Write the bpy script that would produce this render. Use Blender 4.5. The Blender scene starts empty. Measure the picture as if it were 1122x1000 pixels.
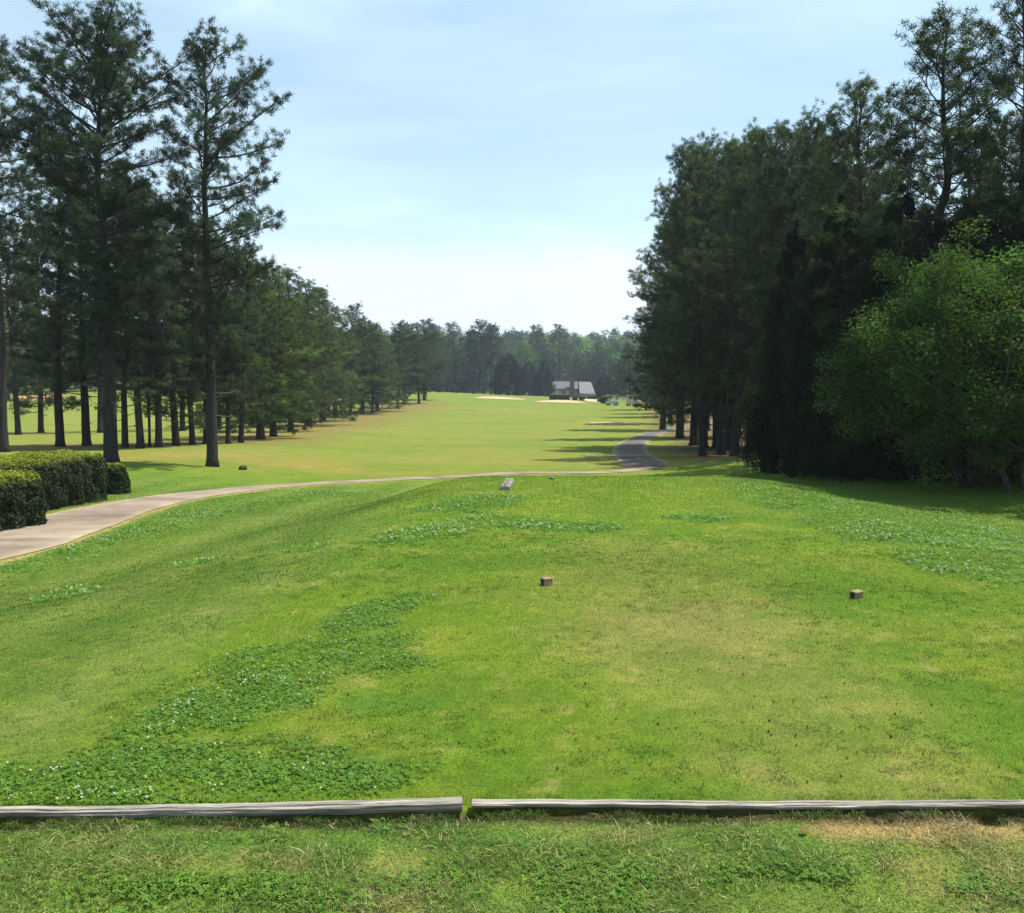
import bpy, math
import numpy as np
from mathutils import Vector

R = np.random.default_rng(11)
scene = bpy.context.scene
COL = scene.collection
EYE = 1.7
F = 1000.0            # focal length in photo pixels (photo is 1122 x 1000)
PITCH = math.atan(70 / F)

# ---------------------------------------------------------------- noise
def _h(ix, iy, s):
    n = (ix.astype(np.int64) * 374761393 + iy.astype(np.int64) * 668265263 + s * 144665) & 0x7fffffff
    n = ((n ^ (n >> 13)) * 1274126177) & 0x7fffffff
    n = (n ^ (n >> 16)) & 0xffffff
    return n / float(0xffffff)
def vn(x, y, s=0):
    x0 = np.floor(x); y0 = np.floor(y); fx = x - x0; fy = y - y0
    fx = fx * fx * (3 - 2 * fx); fy = fy * fy * (3 - 2 * fy)
    a = _h(x0, y0, s); b = _h(x0 + 1, y0, s); c = _h(x0, y0 + 1, s); d = _h(x0 + 1, y0 + 1, s)
    return (a * (1 - fx) + b * fx) * (1 - fy) + (c * (1 - fx) + d * fx) * fy
def fbm(x, y, sc, s=0, o=4):
    t = 0; a = 1; w = 0
    for i in range(o):
        t = t + a * vn(x / sc * 2 ** i + 17.3 * i, y / sc * 2 ** i - 9.1 * i, s + i * 31); w += a; a *= .55
    return t / w
def ss(a, b, x):
    t = np.clip((x - a) / (b - a), 0, 1); return t * t * (3 - 2 * t)
def mix(a, b, m):
    return a * (1 - m[..., None]) + np.asarray(b) * m[..., None]

# ---------------------------------------------------------------- terrain
ZT = ([-70, 0, 4, 10, 20, 30, 45, 65, 90, 130, 170, 220, 260, 300, 340, 390, 450, 520, 600, 700],
      [-.2, -.32, -.38, -.5, -.72, -1.0, -1.3, -1.65, -1.9, -1.25, -.1, 1.0, 1.0, 1.0, 2.2, 6, 13, 19, 24, 27])
TL, TR, TF = -1.9, 4.1, 18.4       # the tee platform: left, right and far edges
def logy(x):                        # line of the timber edging
    return np.where(x < -.19, 3.622 + .0235 * (x + .2), 3.652)
def ground_z(x, y):
    x = np.asarray(x, float); y = np.asarray(y, float)
    r = np.where(y > 0, np.sqrt(y * y + (.75 * np.maximum(np.abs(x) - 14, 0)) ** 2), y)
    z = sum(np.interp(r + o, *ZT) for o in (-3, 0, 3)) / 3 if True else 0
    z = z - .04 * np.clip(x, -40, 60) * ss(120, 220, y) * (1 - ss(330, 400, y))
    z = z + .35 * ss(-6, -14, x) * ss(16, 30, y) * (1 - ss(60, 110, y))
    z = z + .62 * ss(4, 10, x) * ss(10, 21, y) * (1 - ss(30, 44, y))
    z = z + .10 * (fbm(x, y, 9, 5, 2) - .5) * ss(18, 40, r)
    e = .08 * (fbm(y, x * 0, 3.1, 8, 2) - .5)
    T = (1 - ss(0, 1, (TL + np.interp(y, [5, 17], [0, 1.35]) + e - x) / np.interp(y, [8, 20], [5.5, 3.0]))) * (1 - ss(0, 5, x - TR + e)) * (1 - ss(0, 2.8, y - TF))
    z = z * (1 - T)
    dl = logy(x) + .035 - y
    z = z - .034 * ss(0, .05, dl) - .09 * ss(.1, 1.6, dl) - .05 * np.exp(-((x - 1.93) / .07) ** 2 - ((dl - .06) / .05) ** 2) - .04 * np.exp(-((x + .16) / .05) ** 2 - ((dl - .03) / .06) ** 2) + .012 * (fbm(x, y, .35, 3, 3) - .5) * ss(.05, .2, dl)
    z = z - .018 * ss(.16, .08, dl) * ss(0, .05, dl) * ss(.4, .7, fbm(x, y * 0, .22, 77, 3))
    return z
def gz(x, y): return float(ground_z(np.array([x]), np.array([y]))[0])
def ray(px, py):
    u = (px - 561) / F; v = -(py - 500) / F
    c, s = math.cos(PITCH), math.sin(PITCH)
    return np.array([u, c + v * s, v * c - s])
def at(px, py, y0=2.2):             # where the sight line through a photo point meets the ground
    d = ray(px, py); t = np.geomspace(y0, 650, 6000)
    z = EYE + d[2] * t; g = ground_z(d[0] * t, d[1] * t)
    k = np.argmax(z < g)
    if k == 0: k = len(t) - 1
    return d[0] * t[k], d[1] * t[k]
def z_at(py, y):                    # height seen at photo row py at distance y
    d = ray(561, py); return EYE + d[2] * y / d[1]

# ---------------------------------------------------------------- mesh helpers
class G:
    """collects vertices, faces and point colours"""
    def __init__(s): s.v = []; s.q = []; s.t = []; s.c = []; s.n = 0; s.sm = []
    def add(s, v, q=None, t=None, c=None):
        v = np.asarray(v, float).reshape(-1, 3); s.v.append(v)
        if q is not None and len(q): s.q.append(np.asarray(q).reshape(-1, 4) + s.n)
        if t is not None and len(t): s.t.append(np.asarray(t).reshape(-1, 3) + s.n)
        if c is None: c = np.ones((len(v), 3))
        c = np.asarray(c, float)
        if c.ndim == 1: c = np.tile(c, (len(v), 1))
        s.c.append(c); s.n += len(v)
    def mesh(s, name, mat, smooth=False):
        v = np.concatenate(s.v); q = np.concatenate(s.q) if s.q else np.zeros((0, 4), int)
        t = np.concatenate(s.t) if s.t else np.zeros((0, 3), int)
        me = bpy.data.meshes.new(name)
        me.vertices.add(len(v)); me.vertices.foreach_set('co', v.astype(np.float32).ravel())
        li = np.concatenate([q.ravel(), t.ravel()]).astype(np.int32)
        me.loops.add(len(li)); me.loops.foreach_set('vertex_index', li)
        npoly = len(q) + len(t); me.polygons.add(npoly)
        st = np.concatenate([np.arange(len(q)) * 4, len(q) * 4 + np.arange(len(t)) * 3]).astype(np.int32)
        me.polygons.foreach_set('loop_start', st)
        me.polygons.foreach_set('use_smooth', np.full(npoly, smooth))
        me.update(calc_edges=True)
        a = me.attributes.new('col', 'FLOAT_COLOR', 'POINT')
        c = np.concatenate(s.c); a.data.foreach_set('color', np.hstack([c, np.ones((len(c), 1))]).astype(np.float32).ravel())
        me.materials.append(mat); return me
def link(name, me, parent=None, loc=(0, 0, 0), rz=0, sc=(1, 1, 1)):
    o = bpy.data.objects.new(name, me); COL.objects.link(o)
    o.location = loc; o.rotation_euler = (0, 0, rz); o.scale = sc
    if parent: o.parent = parent
    return o
def tag(o, label=None, cat=None, group=None, kind=None):
    for k, v in (('label', label), ('category', cat), ('group', group), ('kind', kind)):
        if v: o[k] = v
    return o
def thing(name, label, cat, loc=(0, 0, 0), rz=0, group=None, sc=(1, 1, 1)):
    return tag(link(name, None, None, loc, rz, sc), label, cat, group)
def frame(d):
    d = d / (np.linalg.norm(d) + 1e-9)
    a = np.array([0, 0, 1.]) if abs(d[2]) < .9 else np.array([1., 0, 0])
    u = np.cross(d, a); u /= np.linalg.norm(u); return u, np.cross(d, u)
def tube(g, P, r, n=6, c=(1, 1, 1), cap=True, jit=0):
    P = np.asarray(P, float); r = np.broadcast_to(r, (len(P),)); V = []
    ang = np.arange(n) * 2 * math.pi / n
    for i in range(len(P)):
        d = P[min(i + 1, len(P) - 1)] - P[max(i - 1, 0)]; u, w = frame(d)
        rr = r[i] * (1 + jit * (R.random(n) - .5))
        V.append(P[i] + np.outer(np.cos(ang) * rr, u) + np.outer(np.sin(ang) * rr, w))
    V = np.concatenate(V); Q = []
    for i in range(len(P) - 1):
        for k in range(n):
            Q.append((i * n + k, i * n + (k + 1) % n, (i + 1) * n + (k + 1) % n, (i + 1) * n + k))
    T = []
    if cap:
        m = len(V); V = np.vstack([V, P[:1], P[-1:]])
        for k in range(n):
            T.append((m, (k + 1) % n, k)); e = (len(P) - 1) * n
            T.append((m + 1, e + k, e + (k + 1) % n))
    g.add(V, Q, T, c)
def box(g, x0, x1, y0, y1, z0, z1, c=(1, 1, 1)):
    V = [(x, y, z) for z in (z0, z1) for y in (y0, y1) for x in (x0, x1)]
    g.add(V, [(0, 2, 3, 1), (4, 5, 7, 6), (0, 1, 5, 4), (2, 6, 7, 3), (0, 4, 6, 2), (1, 3, 7, 5)], None, c)
def unit(n):
    v = R.normal(size=(n, 3)); return v / np.linalg.norm(v, axis=1)[:, None]
def norm(v): return v / (np.linalg.norm(v, axis=1)[:, None] + 1e-9)
def needles(g, base, d, L, w, c):
    """thin triangles from base along d"""
    n = len(base); s = norm(np.cross(d, unit(n))) * (w * .5)[:, None] if np.ndim(w) else norm(np.cross(d, unit(n))) * w * .5
    V = np.stack([base + s, base - s, base + d * (L[:, None] if np.ndim(L) else L)], 1).reshape(-1, 3)
    g.add(V, None, np.arange(3 * n).reshape(-1, 3), np.repeat(c, 3, 0))
def leaves(g, P, nrm, L, W, c):
    """diamond leaves with a fold along the middle"""
    n = len(P); a = norm(np.cross(nrm, unit(n))); b = np.cross(nrm, a)
    L = np.broadcast_to(L, (n,))[:, None]; W = np.broadcast_to(W, (n,))[:, None]
    V = np.stack([P - a * L * .5, P + b * W * .5 + nrm * W * .18, P + a * L * .5, P - b * W * .5 + nrm * W * .18], 1).reshape(-1, 3)
    k = np.arange(n)[:, None] * 4
    T = np.concatenate([k + [0, 1, 2], k + [0, 2, 3]])
    g.add(V, None, T, np.repeat(c, 4, 0))

# ---------------------------------------------------------------- materials
def nmat(name):
    m = bpy.data.materials.new(name); m.use_nodes = True
    nt = m.node_tree; nt.nodes.clear(); out = nt.nodes.new('ShaderNodeOutputMaterial'); return m, nt, out
def N(nt, t, **k):
    n = nt.nodes.new(t)
    for a, b in k.items(): setattr(n, a, b)
    return n
def L(nt, a, b): nt.links.new(a, b)
def ramp(nt, src, stops):
    r = N(nt, 'ShaderNodeValToRGB'); e = r.color_ramp.elements
    while len(e) < len(stops): e.new(.5)
    for i, (p, c) in enumerate(stops): e[i].position = p; e[i].color = (*c, 1) if len(c) == 3 else c
    L(nt, src, r.inputs[0]); return r
def mul(nt, a, b, f=1.0, mode='MULTIPLY'):
    m = N(nt, 'ShaderNodeMix', data_type='RGBA', blend_type=mode); m.inputs[0].default_value = f
    L(nt, a, m.inputs[6])
    if hasattr(b, 'is_linked') or hasattr(b, 'links'): L(nt, b, m.inputs[7])
    else: m.inputs[7].default_value = (*b, 1)
    return m.outputs[2]
def leafmat(name, tr=.35, rough=.6, spec=.25, tcol=(1.25, 1.3, .7)):
    m, nt, out = nmat(name); at_ = N(nt, 'ShaderNodeAttribute', attribute_name='col')
    p = N(nt, 'ShaderNodeBsdfPrincipled'); p.inputs['Roughness'].default_value = rough
    p.inputs['Specular IOR Level'].default_value = spec
    L(nt, at_.outputs[0], p.inputs[0])
    t = N(nt, 'ShaderNodeBsdfTranslucent'); L(nt, mul(nt, at_.outputs[0], tcol), t.inputs[0])
    x = N(nt, 'ShaderNodeMixShader'); x.inputs[0].default_value = tr
    L(nt, p.outputs[0], x.inputs[1]); L(nt, t.outputs[0], x.inputs[2]); L(nt, x.outputs[0], out.inputs[0]); return m
def colmat(name, rough=.9, nsc=8, namt=.35, bump=.3, bsc=30, spec=.2, stretch=(1, 1, 1)):
    """point colour modulated by procedural noise, with bump"""
    m, nt, out = nmat(name); at_ = N(nt, 'ShaderNodeAttribute', attribute_name='col')
    tc = N(nt, 'ShaderNodeTexCoord'); mp = N(nt, 'ShaderNodeMapping'); mp.inputs['Scale'].default_value = stretch
    L(nt, tc.outputs['Object'], mp.inputs[0])
    n1 = N(nt, 'ShaderNodeTexNoise'); n1.inputs['Scale'].default_value = nsc; n1.inputs['Detail'].default_value = 8
    n1.inputs['Roughness'].default_value = .7; L(nt, mp.outputs[0], n1.inputs[0])
    r = ramp(nt, n1.outputs[0], [(.3, (1 - namt,) * 3), (.7, (1 + namt,) * 3)])
    p = N(nt, 'ShaderNodeBsdfPrincipled'); p.inputs['Roughness'].default_value = rough
    p.inputs['Specular IOR Level'].default_value = spec
    L(nt, mul(nt, at_.outputs[0], r.outputs[0]), p.inputs[0])
    n2 = N(nt, 'ShaderNodeTexNoise'); n2.inputs['Scale'].default_value = bsc; n2.inputs['Detail'].default_value = 6
    L(nt, mp.outputs[0], n2.inputs[0])
    b = N(nt, 'ShaderNodeBump'); b.inputs['Strength'].default_value = bump; b.inputs['Distance'].default_value = .02
    L(nt, n2.outputs[0], b.inputs['Height']); L(nt, b.outputs[0], p.inputs['Normal'])
    L(nt, p.outputs[0], out.inputs[0]); return m

M_needle = leafmat('pine_needles', .35, .6, .12, (1.3, 1.35, .6))
M_leaf = leafmat('broad_leaves', .45, .6, .12)
M_hedge = leafmat('hedge_leaves', .3, .5, .22)
M_far = leafmat('far_foliage', .3, .7, .1)
M_grass = leafmat('grass_blades', .35, .6, .2, (1.15, 1.2, .8))
M_clover = leafmat('clover_leaves', .35, .6, .2, (1.05, 1.25, .8))
M_bark = colmat('bark', .95, 5, .5, .9, 9, .1, (2.2, 2.2, .5))
M_path = colmat('path_surface', .9, 1.1, .30, .4, 70, .2)
M_sand = colmat('bunker_sand', .95, 2, .08, .2, 20, .1)
M_house = colmat('house_paint', .8, .8, .15, .1, 12, .2)
M_wood = colmat('weathered_wood', .9, 7, .55, .8, 16, .15, (.5, 7, 7))
M_end = colmat('cut_wood', .9, 40, .3, .5, 60, .15)
M_dirt = colmat('dirt', .95, 25, .4, .5, 60, .1)

def groundmat():
    m, nt, out = nmat('turf_ground'); at_ = N(nt, 'ShaderNodeAttribute', attribute_name='col')
    tc = N(nt, 'ShaderNodeTexCoord'); cols = at_.outputs[0]
    for sc, lo, hi, st in ((260, .62, 1.38, (1, 1, 1)), (48, .75, 1.25, (1, 1, 1)), (9, .82, 1.18, (1, .8, 1)), (1.1, .88, 1.12, (1, 1, 1))):
        mp = N(nt, 'ShaderNodeMapping'); mp.inputs['Scale'].default_value = st; L(nt, tc.outputs['Object'], mp.inputs[0])
        n = N(nt, 'ShaderNodeTexNoise'); n.inputs['Scale'].default_value = sc; n.inputs['Detail'].default_value = 5
        n.inputs['Roughness'].default_value = .65; L(nt, mp.outputs[0], n.inputs[0])
        r = ramp(nt, n.outputs[0], [(.32, (lo * .97, lo, lo * .95)), (.68, (hi * 1.03, hi, hi * .9))])
        cols = mul(nt, cols, r.outputs[0])
    p = N(nt, 'ShaderNodeBsdfPrincipled'); p.inputs['Roughness'].default_value = .95; p.inputs['Specular IOR Level'].default_value = .08
    L(nt, cols, p.inputs[0])
    n2 = N(nt, 'ShaderNodeTexNoise'); n2.inputs['Scale'].default_value = 60; n2.inputs['Detail'].default_value = 6
    n2.inputs['Roughness'].default_value = .75
    L(nt, tc.outputs['Object'], n2.inputs[0])
    b = N(nt, 'ShaderNodeBump'); b.inputs['Strength'].default_value = .7; b.inputs['Distance'].default_value = .02
    L(nt, n2.outputs[0], b.inputs['Height']); L(nt, b.outputs[0], p.inputs['Normal'])
    L(nt, p.outputs[0], out.inputs[0]); return m
M_ground = groundmat()

# ---------------------------------------------------------------- lawn patches (in metres on the ground)
def pts(*pp): return [at(*p) for p in pp]
def seg_mask(x, y, P, rad, soft=.35, seed=0, nsc=.6, namp=.5):
    """soft mask round a polyline, ragged edge; rad per vertex"""
    best = np.full(np.shape(x), 9e9)
    if len(P) == 1: P = P * 2; rad = list(rad) * 2
    for (a, b, ra, rb) in zip(P[:-1], P[1:], rad[:-1], rad[1:]):
        ax, ay = a; dx, dy = b[0] - ax, b[1] - ay
        t = np.clip(((x - ax) * dx + (y - ay) * dy) / (dx * dx + dy * dy + 1e-9), 0, 1)
        d = np.hypot(x - ax - dx * t, y - ay - dy * t) / (ra + (rb - ra) * t)
        best = np.minimum(best, d)
    d = best + namp * (fbm(x, y, nsc, seed, 4) - .5) * 2
    return 1 - ss(1 - soft, 1 + soft * .4, d)
CL_A1 = pts((20, 862), (130, 850), (260, 848), (400, 852)), [.26, .36, .36, .26]
CL_A2 = pts((180, 790), (270, 755), (350, 725), (400, 708)), [.30, .42, .48, .40]
CL_A3 = pts((370, 685), (450, 655)), [.30, .22]
CL_B = pts((415, 594), (520, 572), (640, 576)), [.35, .55, .4]
CL_B2 = pts((500, 556), (545, 545)), [.7, .5]
CL_P = pts((15, 624), (80, 603), (170, 577), (270, 553), (360, 540)), [.35, .5, .6, .8, .7]
CL_S = [(pts((75, 650)), [.38]), (pts((130, 679)), [.17]), (pts((213, 617)), [.32]), (pts((765, 568)), [.42]), (pts((345, 599)), [.3]),
        (pts((50, 545)), [.4]), (pts((90, 690)), [.15]), (pts((470, 770)), [.16]), (pts((400, 770)), [.15])]
CL_R = pts((870, 545), (1000, 570), (1150, 610)), [2.2, 2.6, 2.4]
CL_R2 = pts((930, 600), (1080, 640)), [.55, .65]
def tee_edge_right(x, y):      # signed distance outside the mown tee on the right
    return x - (3.05 + .09 * (y - 8)) if False else x - np.interp(y, [5, 7, 9, 12, 16, 20], [4.2, 4.05, 3.7, 3.55, 3.5, 3.3])
def clover_near(x, y):
    m = np.maximum(seg_mask(x, y, *CL_A1, seed=1, nsc=.3, namp=1.2, soft=.9), seg_mask(x, y, *CL_A2, seed=2, nsc=.35, namp=1.2, soft=.9))
    m = np.maximum(m, seg_mask(x, y, *CL_A3, seed=3, nsc=.3, namp=.9, soft=.7))
    return m * (.50 + .50 * ss(.38, .58, fbm(x, y, .16, 12, 3)))
def clover_far(x, y):
    m = np.maximum(seg_mask(x, y, *CL_B, seed=4, nsc=1, namp=1.1, soft=.8), seg_mask(x, y, *CL_B2, seed=5, nsc=1, namp=.6))
    m = np.maximum(m, .9 * seg_mask(x, y, *CL_P, seed=6, nsc=1.2, namp=1.1, soft=.8))
    for k, (p, r) in enumerate(CL_S): m = np.maximum(m, seg_mask(x, y, p, r, seed=20 + k, nsc=.4, namp=.8))
    r = np.maximum(seg_mask(x, y, *CL_R, seed=7, nsc=2, namp=.5), seg_mask(x, y, *CL_R2, seed=8, nsc=1, namp=.7))
    r = r * ss(0, .4, tee_edge_right(x, y) + .5 * (fbm(x, y, 1.2, 14, 3) - .5)) * (.12 + .88 * ss(.42, .66, fbm(x * .5, y, .9, 15, 4)))
    return np.maximum(m, r) * (.35 + .65 * ss(.35, .55, fbm(x, y, .4, 13, 3)))
PATH_MAIN = pts((-330, 672), (-160, 632), (-60, 610), (0, 596), (60, 577), (130, 557), (200, 544), (300, 533), (400, 527)) + [(-1.8, 28.8)]
P_ = PATH_MAIN[-1]
PATH_MAIN += [(.1, 30.6), (1.6, 30.7), (3.2, 31.2), (5.0, 33.0)]
PATH_UP = [(5.0, 33.0)] + pts((706, 509), (694, 500), (690, 491), (698, 483), (714, 476), (745, 468), (800, 461))
PATH_SPUR = pts((640, 499), (664, 499), (692, 499.5))
BUNK = [(pts((545, 437)), 4.6, 2.4), (pts((616, 441)), 4.2, 3.2), (pts((660, 465), (692, 463)), .8, .9), (pts((652, 440)), 2.4, 4.5)]
SUN_AZ = math.radians(70)      # clockwise from straight ahead (+Y)
SUN_EL = math.radians(64)

def gcol(x, y, turf=True):
    n1 = fbm(x, y, .5, 41, 4); n2 = fbm(x, y, 2.3, 42, 4); n3 = fbm(x, y, 12, 43, 4); n4 = fbm(x, y, .09, 44, 2)
    c = np.zeros(np.shape(x) + (3,)) + (.090, .148, .016)
    c = mix(c, (.066, .130, .013), ss(.42, .68, n2) * .8)
    c = mix(c, (.132, .166, .026), ss(.5, .72, n1) * .5)
    # mown stripes running away on the left
    st = .5 + .5 * np.sin((x - .07 * y) * 4.2 + 1.5 * fbm(x, y, 4, 48, 2))
    c = mix(c, (.112, .156, .042), st * .75 * ss(-1.4, -2.6, x) * (1 - ss(22, 30, y)))
    c = mix(c, (.056, .102, .028), (1 - st) * .45 * ss(-1.6, -2.8, x) * (1 - ss(22, 30, y)))
    # the worn middle of the tee
    w = seg_mask(x, y, [at(760, 690), at(850, 780), at(930, 860)], [1.1, .9, .75], .9, 50, .7, .35)
    w = w * (.55 + .6 * ss(.4, .62, n1))
    c = mix(c, (.190, .185, .070), np.clip(w, 0, 1) * .62)
    c = mix(c, (.165, .150, .060), seg_mask(x, y, [at(700, 600), at(720, 680)], [1.2, 1.2], .9, 51, .9, .5) * .35)
    for k, (p, r, a) in enumerate((((185, 783), .22, .55), ((25, 785), .3, .5), ((320, 690), .25, .4), ((395, 745), .2, .5), ((405, 765), .12, .5), ((330, 640), .5, .3))):
        c = mix(c, (.21, .19, .085), seg_mask(x, y, [at(*p)], [r], .9, 60 + k, .3, .8) * a * .45 * ss(.35, .6, n4 * .5 + n1 * .5))
    c = mix(c, (.070, .128, .022), ss(.1, .9, tee_edge_right(x, y)) * (1 - ss(24, 32, y)) * .75 * ss(5, 8, y))
    # small worn flecks
    c = mix(c, (.25, .21, .10), ss(.70, .80, n4) * ss(.45, .6, n1) * .4 * (1 - ss(14, 25, y)))
    # front strip below the timber: rougher grass with straw patches
    fr = ss(-.03, .0, logy(x) - y)
    q = fbm(x, y * 1.4, .38, 71, 4); q2 = fbm(x * .5, y * 2.5, .25, 72, 3)
    cf = np.zeros_like(c) + (.098, .155, .030)
    cf = mix(cf, (.070, .140, .024), ss(.45, .66, q2) * .8)
    cf = mix(cf, (.21, .20, .075), ss(.54, .74, q) * .6 * ss(.0, .25, logy(x) - y) + 0 * q)
    cf = mix(cf, (.30, .21, .11), seg_mask(x, y, [(1.95, 3.56), (1.25, 3.52)], [.16, .10], .8, 73, .3, .6) * .8)
    cf = mix(cf, (.23, .20, .08), ss(3.1, 2.7, y) * .35)
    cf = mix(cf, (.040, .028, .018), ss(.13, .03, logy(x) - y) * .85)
    c = c * (1 - fr[..., None]) + cf * fr[..., None]
    # far: fairway turf, yellower
    f = ss(24, 40, y)
    cfw = np.zeros_like(c) + (.128, .160, .034)
    cfw = mix(cfw, (.150, .162, .042), ss(.45, .65, n3) * .8)
    cfw = mix(cfw, (.100, .148, .028), ss(.52, .68, fbm(x, y, 6, 45, 4)) * .7)
    cfw = mix(cfw, (.16, .165, .05), .35 * (.5 + .5 * np.sin(y * .55 + .2 * x)) * (1 - ss(110, 160, y)))
    cfw = mix(cfw, (.105, .155, .032), ss(120, 190, y) * .6)
    c = c * (1 - f[..., None]) + cfw * f[..., None]
    # dry tan ground by the left trees
    d1 = seg_mask(x, y, [at(150, 502), at(230, 497), at(330, 508), at(420, 520), at(500, 517)], [3.2, 3.0, 2.6, 1.8, 1.2], .9, 80, 3, .55)
    c = mix(c, (.215, .155, .060), d1 * .6 * (.45 + .55 * ss(.3, .6, n2)))
    d2 = seg_mask(x, y, [at(95, 489), at(260, 484), at(350, 468), at(450, 441)], [5, 5, 7, 8], .9, 81, 4, .4)
    c = mix(c, (.150, .110, .055), d2 * .75)
    c = mix(c, (.34, .20, .11), seg_mask(x, y, pts((10, 438), (48, 433)), [6, 5], .6, 82, 6, .4) * .8)
    # pine straw under the right trees, their shade put into its dark brown
    d3 = ss(0, 3.5, x - np.interp(y, [20, 30, 38, 48, 60, 90, 130, 180], [9.5, 6.2, 5.0, 6.4, 9.0, 12.5, 18, 25]) + 2 * (fbm(x, y, 3, 83, 3) - .5)) * ss(25, 28, y)
    cs = mix(np.zeros_like(c) + (.130, .085, .055), (.055, .065, .026), ss(.52, .7, fbm(x, y, 2.6, 84, 4)))
    c = c * (1 - d3[..., None]) + cs * d3[..., None]
    # clover
    cl = np.maximum(clover_near(x, y), clover_far(x, y) * .95)
    c = mix(c, (.060, .132, .018), np.clip(cl, 0, 1) * .9)
    # dry edges along the path
    if turf:
        pe = np.zeros_like(x)
        for P, w_ in ((PATH_MAIN, 1.2), (PATH_UP, .95)):
            pe = np.maximum(pe, seg_mask(x, y, P, [w_ * (1 - .5 * ss(15, 25, np.float64(p[1])) * (1 - ss(31.5, 35, np.float64(p[1])))) for p in P], .18, 85, .7, .15))
        c = mix(c, (.30, .25, .12), pe * .8)
    woods = ss(285, 320, np.hypot(x, y)); c = mix(c, (.05, .07, .02), woods)
    return c

# ---------------------------------------------------------------- ground sheet
def axis(segs):
    o = []
    for a, b, s in segs: o.append(np.arange(a, b, s))
    return np.concatenate(o)
def make_ground():
    ys = np.append(axis([(-60, 0, 4), (0, 2.1, .3), (2.1, 3.5, .04), (3.5, 3.75, .010), (3.75, 6, .05), (6, 20, .1), (20, 60, .3), (60, 250, 1.4), (250, 690, 8)]), 690.)
    h = axis([(.0, 3, .06), (3, 12, .13), (12, 40, .5), (40, 150, 2.2), (150, 690, 13)]); h = np.append(h, 690.)
    xs = np.concatenate([-h[:0:-1], h])
    X, Y = np.meshgrid(xs, ys); Z = ground_z(X, Y); g = G()
    nx, ny = len(xs), len(ys); i = np.arange(nx * ny).reshape(ny, nx)
    q = np.stack([i[:-1, :-1], i[:-1, 1:], i[1:, 1:], i[1:, :-1]], -1).reshape(-1, 4)
    g.add(np.stack([X, Y, Z], -1).reshape(-1, 3), q, None, gcol(X, Y).reshape(-1, 3))
    tag(link('ground', g.mesh('ground', M_ground, True)), kind='structure')
make_ground()

def smooth_line(P, step=.35):
    P = np.array(P, float); Q = [P[0]]
    for i in range(len(P) - 1):
        p0 = P[max(i - 1, 0)]; p1 = P[i]; p2 = P[i + 1]; p3 = P[min(i + 2, len(P) - 1)]
        n = max(2, int(np.hypot(*(p2 - p1)) / step))
        for t in np.arange(1, n + 1) / n:
            Q.append(.5 * ((2 * p1) + (-p0 + p2) * t + (2 * p0 - 5 * p1 + 4 * p2 - p3) * t * t + (-p0 + 3 * p1 - 3 * p2 + p3) * t ** 3))
    return np.array(Q)
def ribbon(name, P, w, col, lift, label=None):
    S = smooth_line(P); d = np.gradient(S, axis=0); d /= np.hypot(d[:, 0], d[:, 1])[:, None] + 1e-9
    nrm = np.stack([d[:, 1], -d[:, 0]], 1); k = np.linspace(-1, 1, 9); g = G()
    s = np.arange(len(S)) * .35
    wl = w / 2 * (1 + .07 * (fbm(s, s * 0, 1.0, 5, 3) - .5) * 2); wr = w / 2 * (1 + .07 * (fbm(s, s * 0 + 9, 1.0, 6, 3) - .5) * 2)
    wd = 1 - (.52 * ss(15, 25, S[:, 1]) * (1 - ss(31.5, 35, S[:, 1])) if name == 'cart_path' else 0); wl = wl * wd; wr = wr * wd
    off = np.where(k[None, :] < 0, k[None, :] * wl[:, None], k[None, :] * wr[:, None])
    X = S[:, :1] + nrm[:, :1] * off; Y = S[:, 1:] + nrm[:, 1:] * off
    Z = ground_z(X, Y) + lift + .015 * (1 - np.abs(k[None, :]) ** 4) + np.clip(Y - 20, 0, 60) * .0006
    ed = np.abs(k)[None, :] ** 6 * np.ones_like(X)
    c = mix(np.zeros(X.shape + (3,)) + col, np.array(col) * .72, ss(.45, .7, fbm(X, Y, 1.6, 91, 4)) * .7)
    c = mix(c, np.array(col) * .5, ss(.68, .76, fbm(X + 40, Y, .5, 92, 4)) * .5)
    jl = np.arange(len(S)) % 9 == 4; c[jl, :, :] *= .72
    c = mix(c, (.30, .25, .15), ed * .7)
    i = np.arange(X.size).reshape(X.shape)
    q = np.stack([i[:-1, :-1], i[:-1, 1:], i[1:, 1:], i[1:, :-1]], -1).reshape(-1, 4)
    g.add(np.stack([X, Y, Z], -1).reshape(-1, 3), q, None, c.reshape(-1, 3))
    return tag(link(name, g.mesh(name, M_path, True)), kind='structure')
ribbon('cart_path', PATH_MAIN, 1.95, (.225, .175, .130), .012)
ribbon('cart_path', PATH_UP, 1.75, (.115, .100, .085), .020)  # same path as the main one, tree shade put into its darker colour
ribbon('side_path', PATH_SPUR, .7, (.30, .26, .18), .010)

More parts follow.
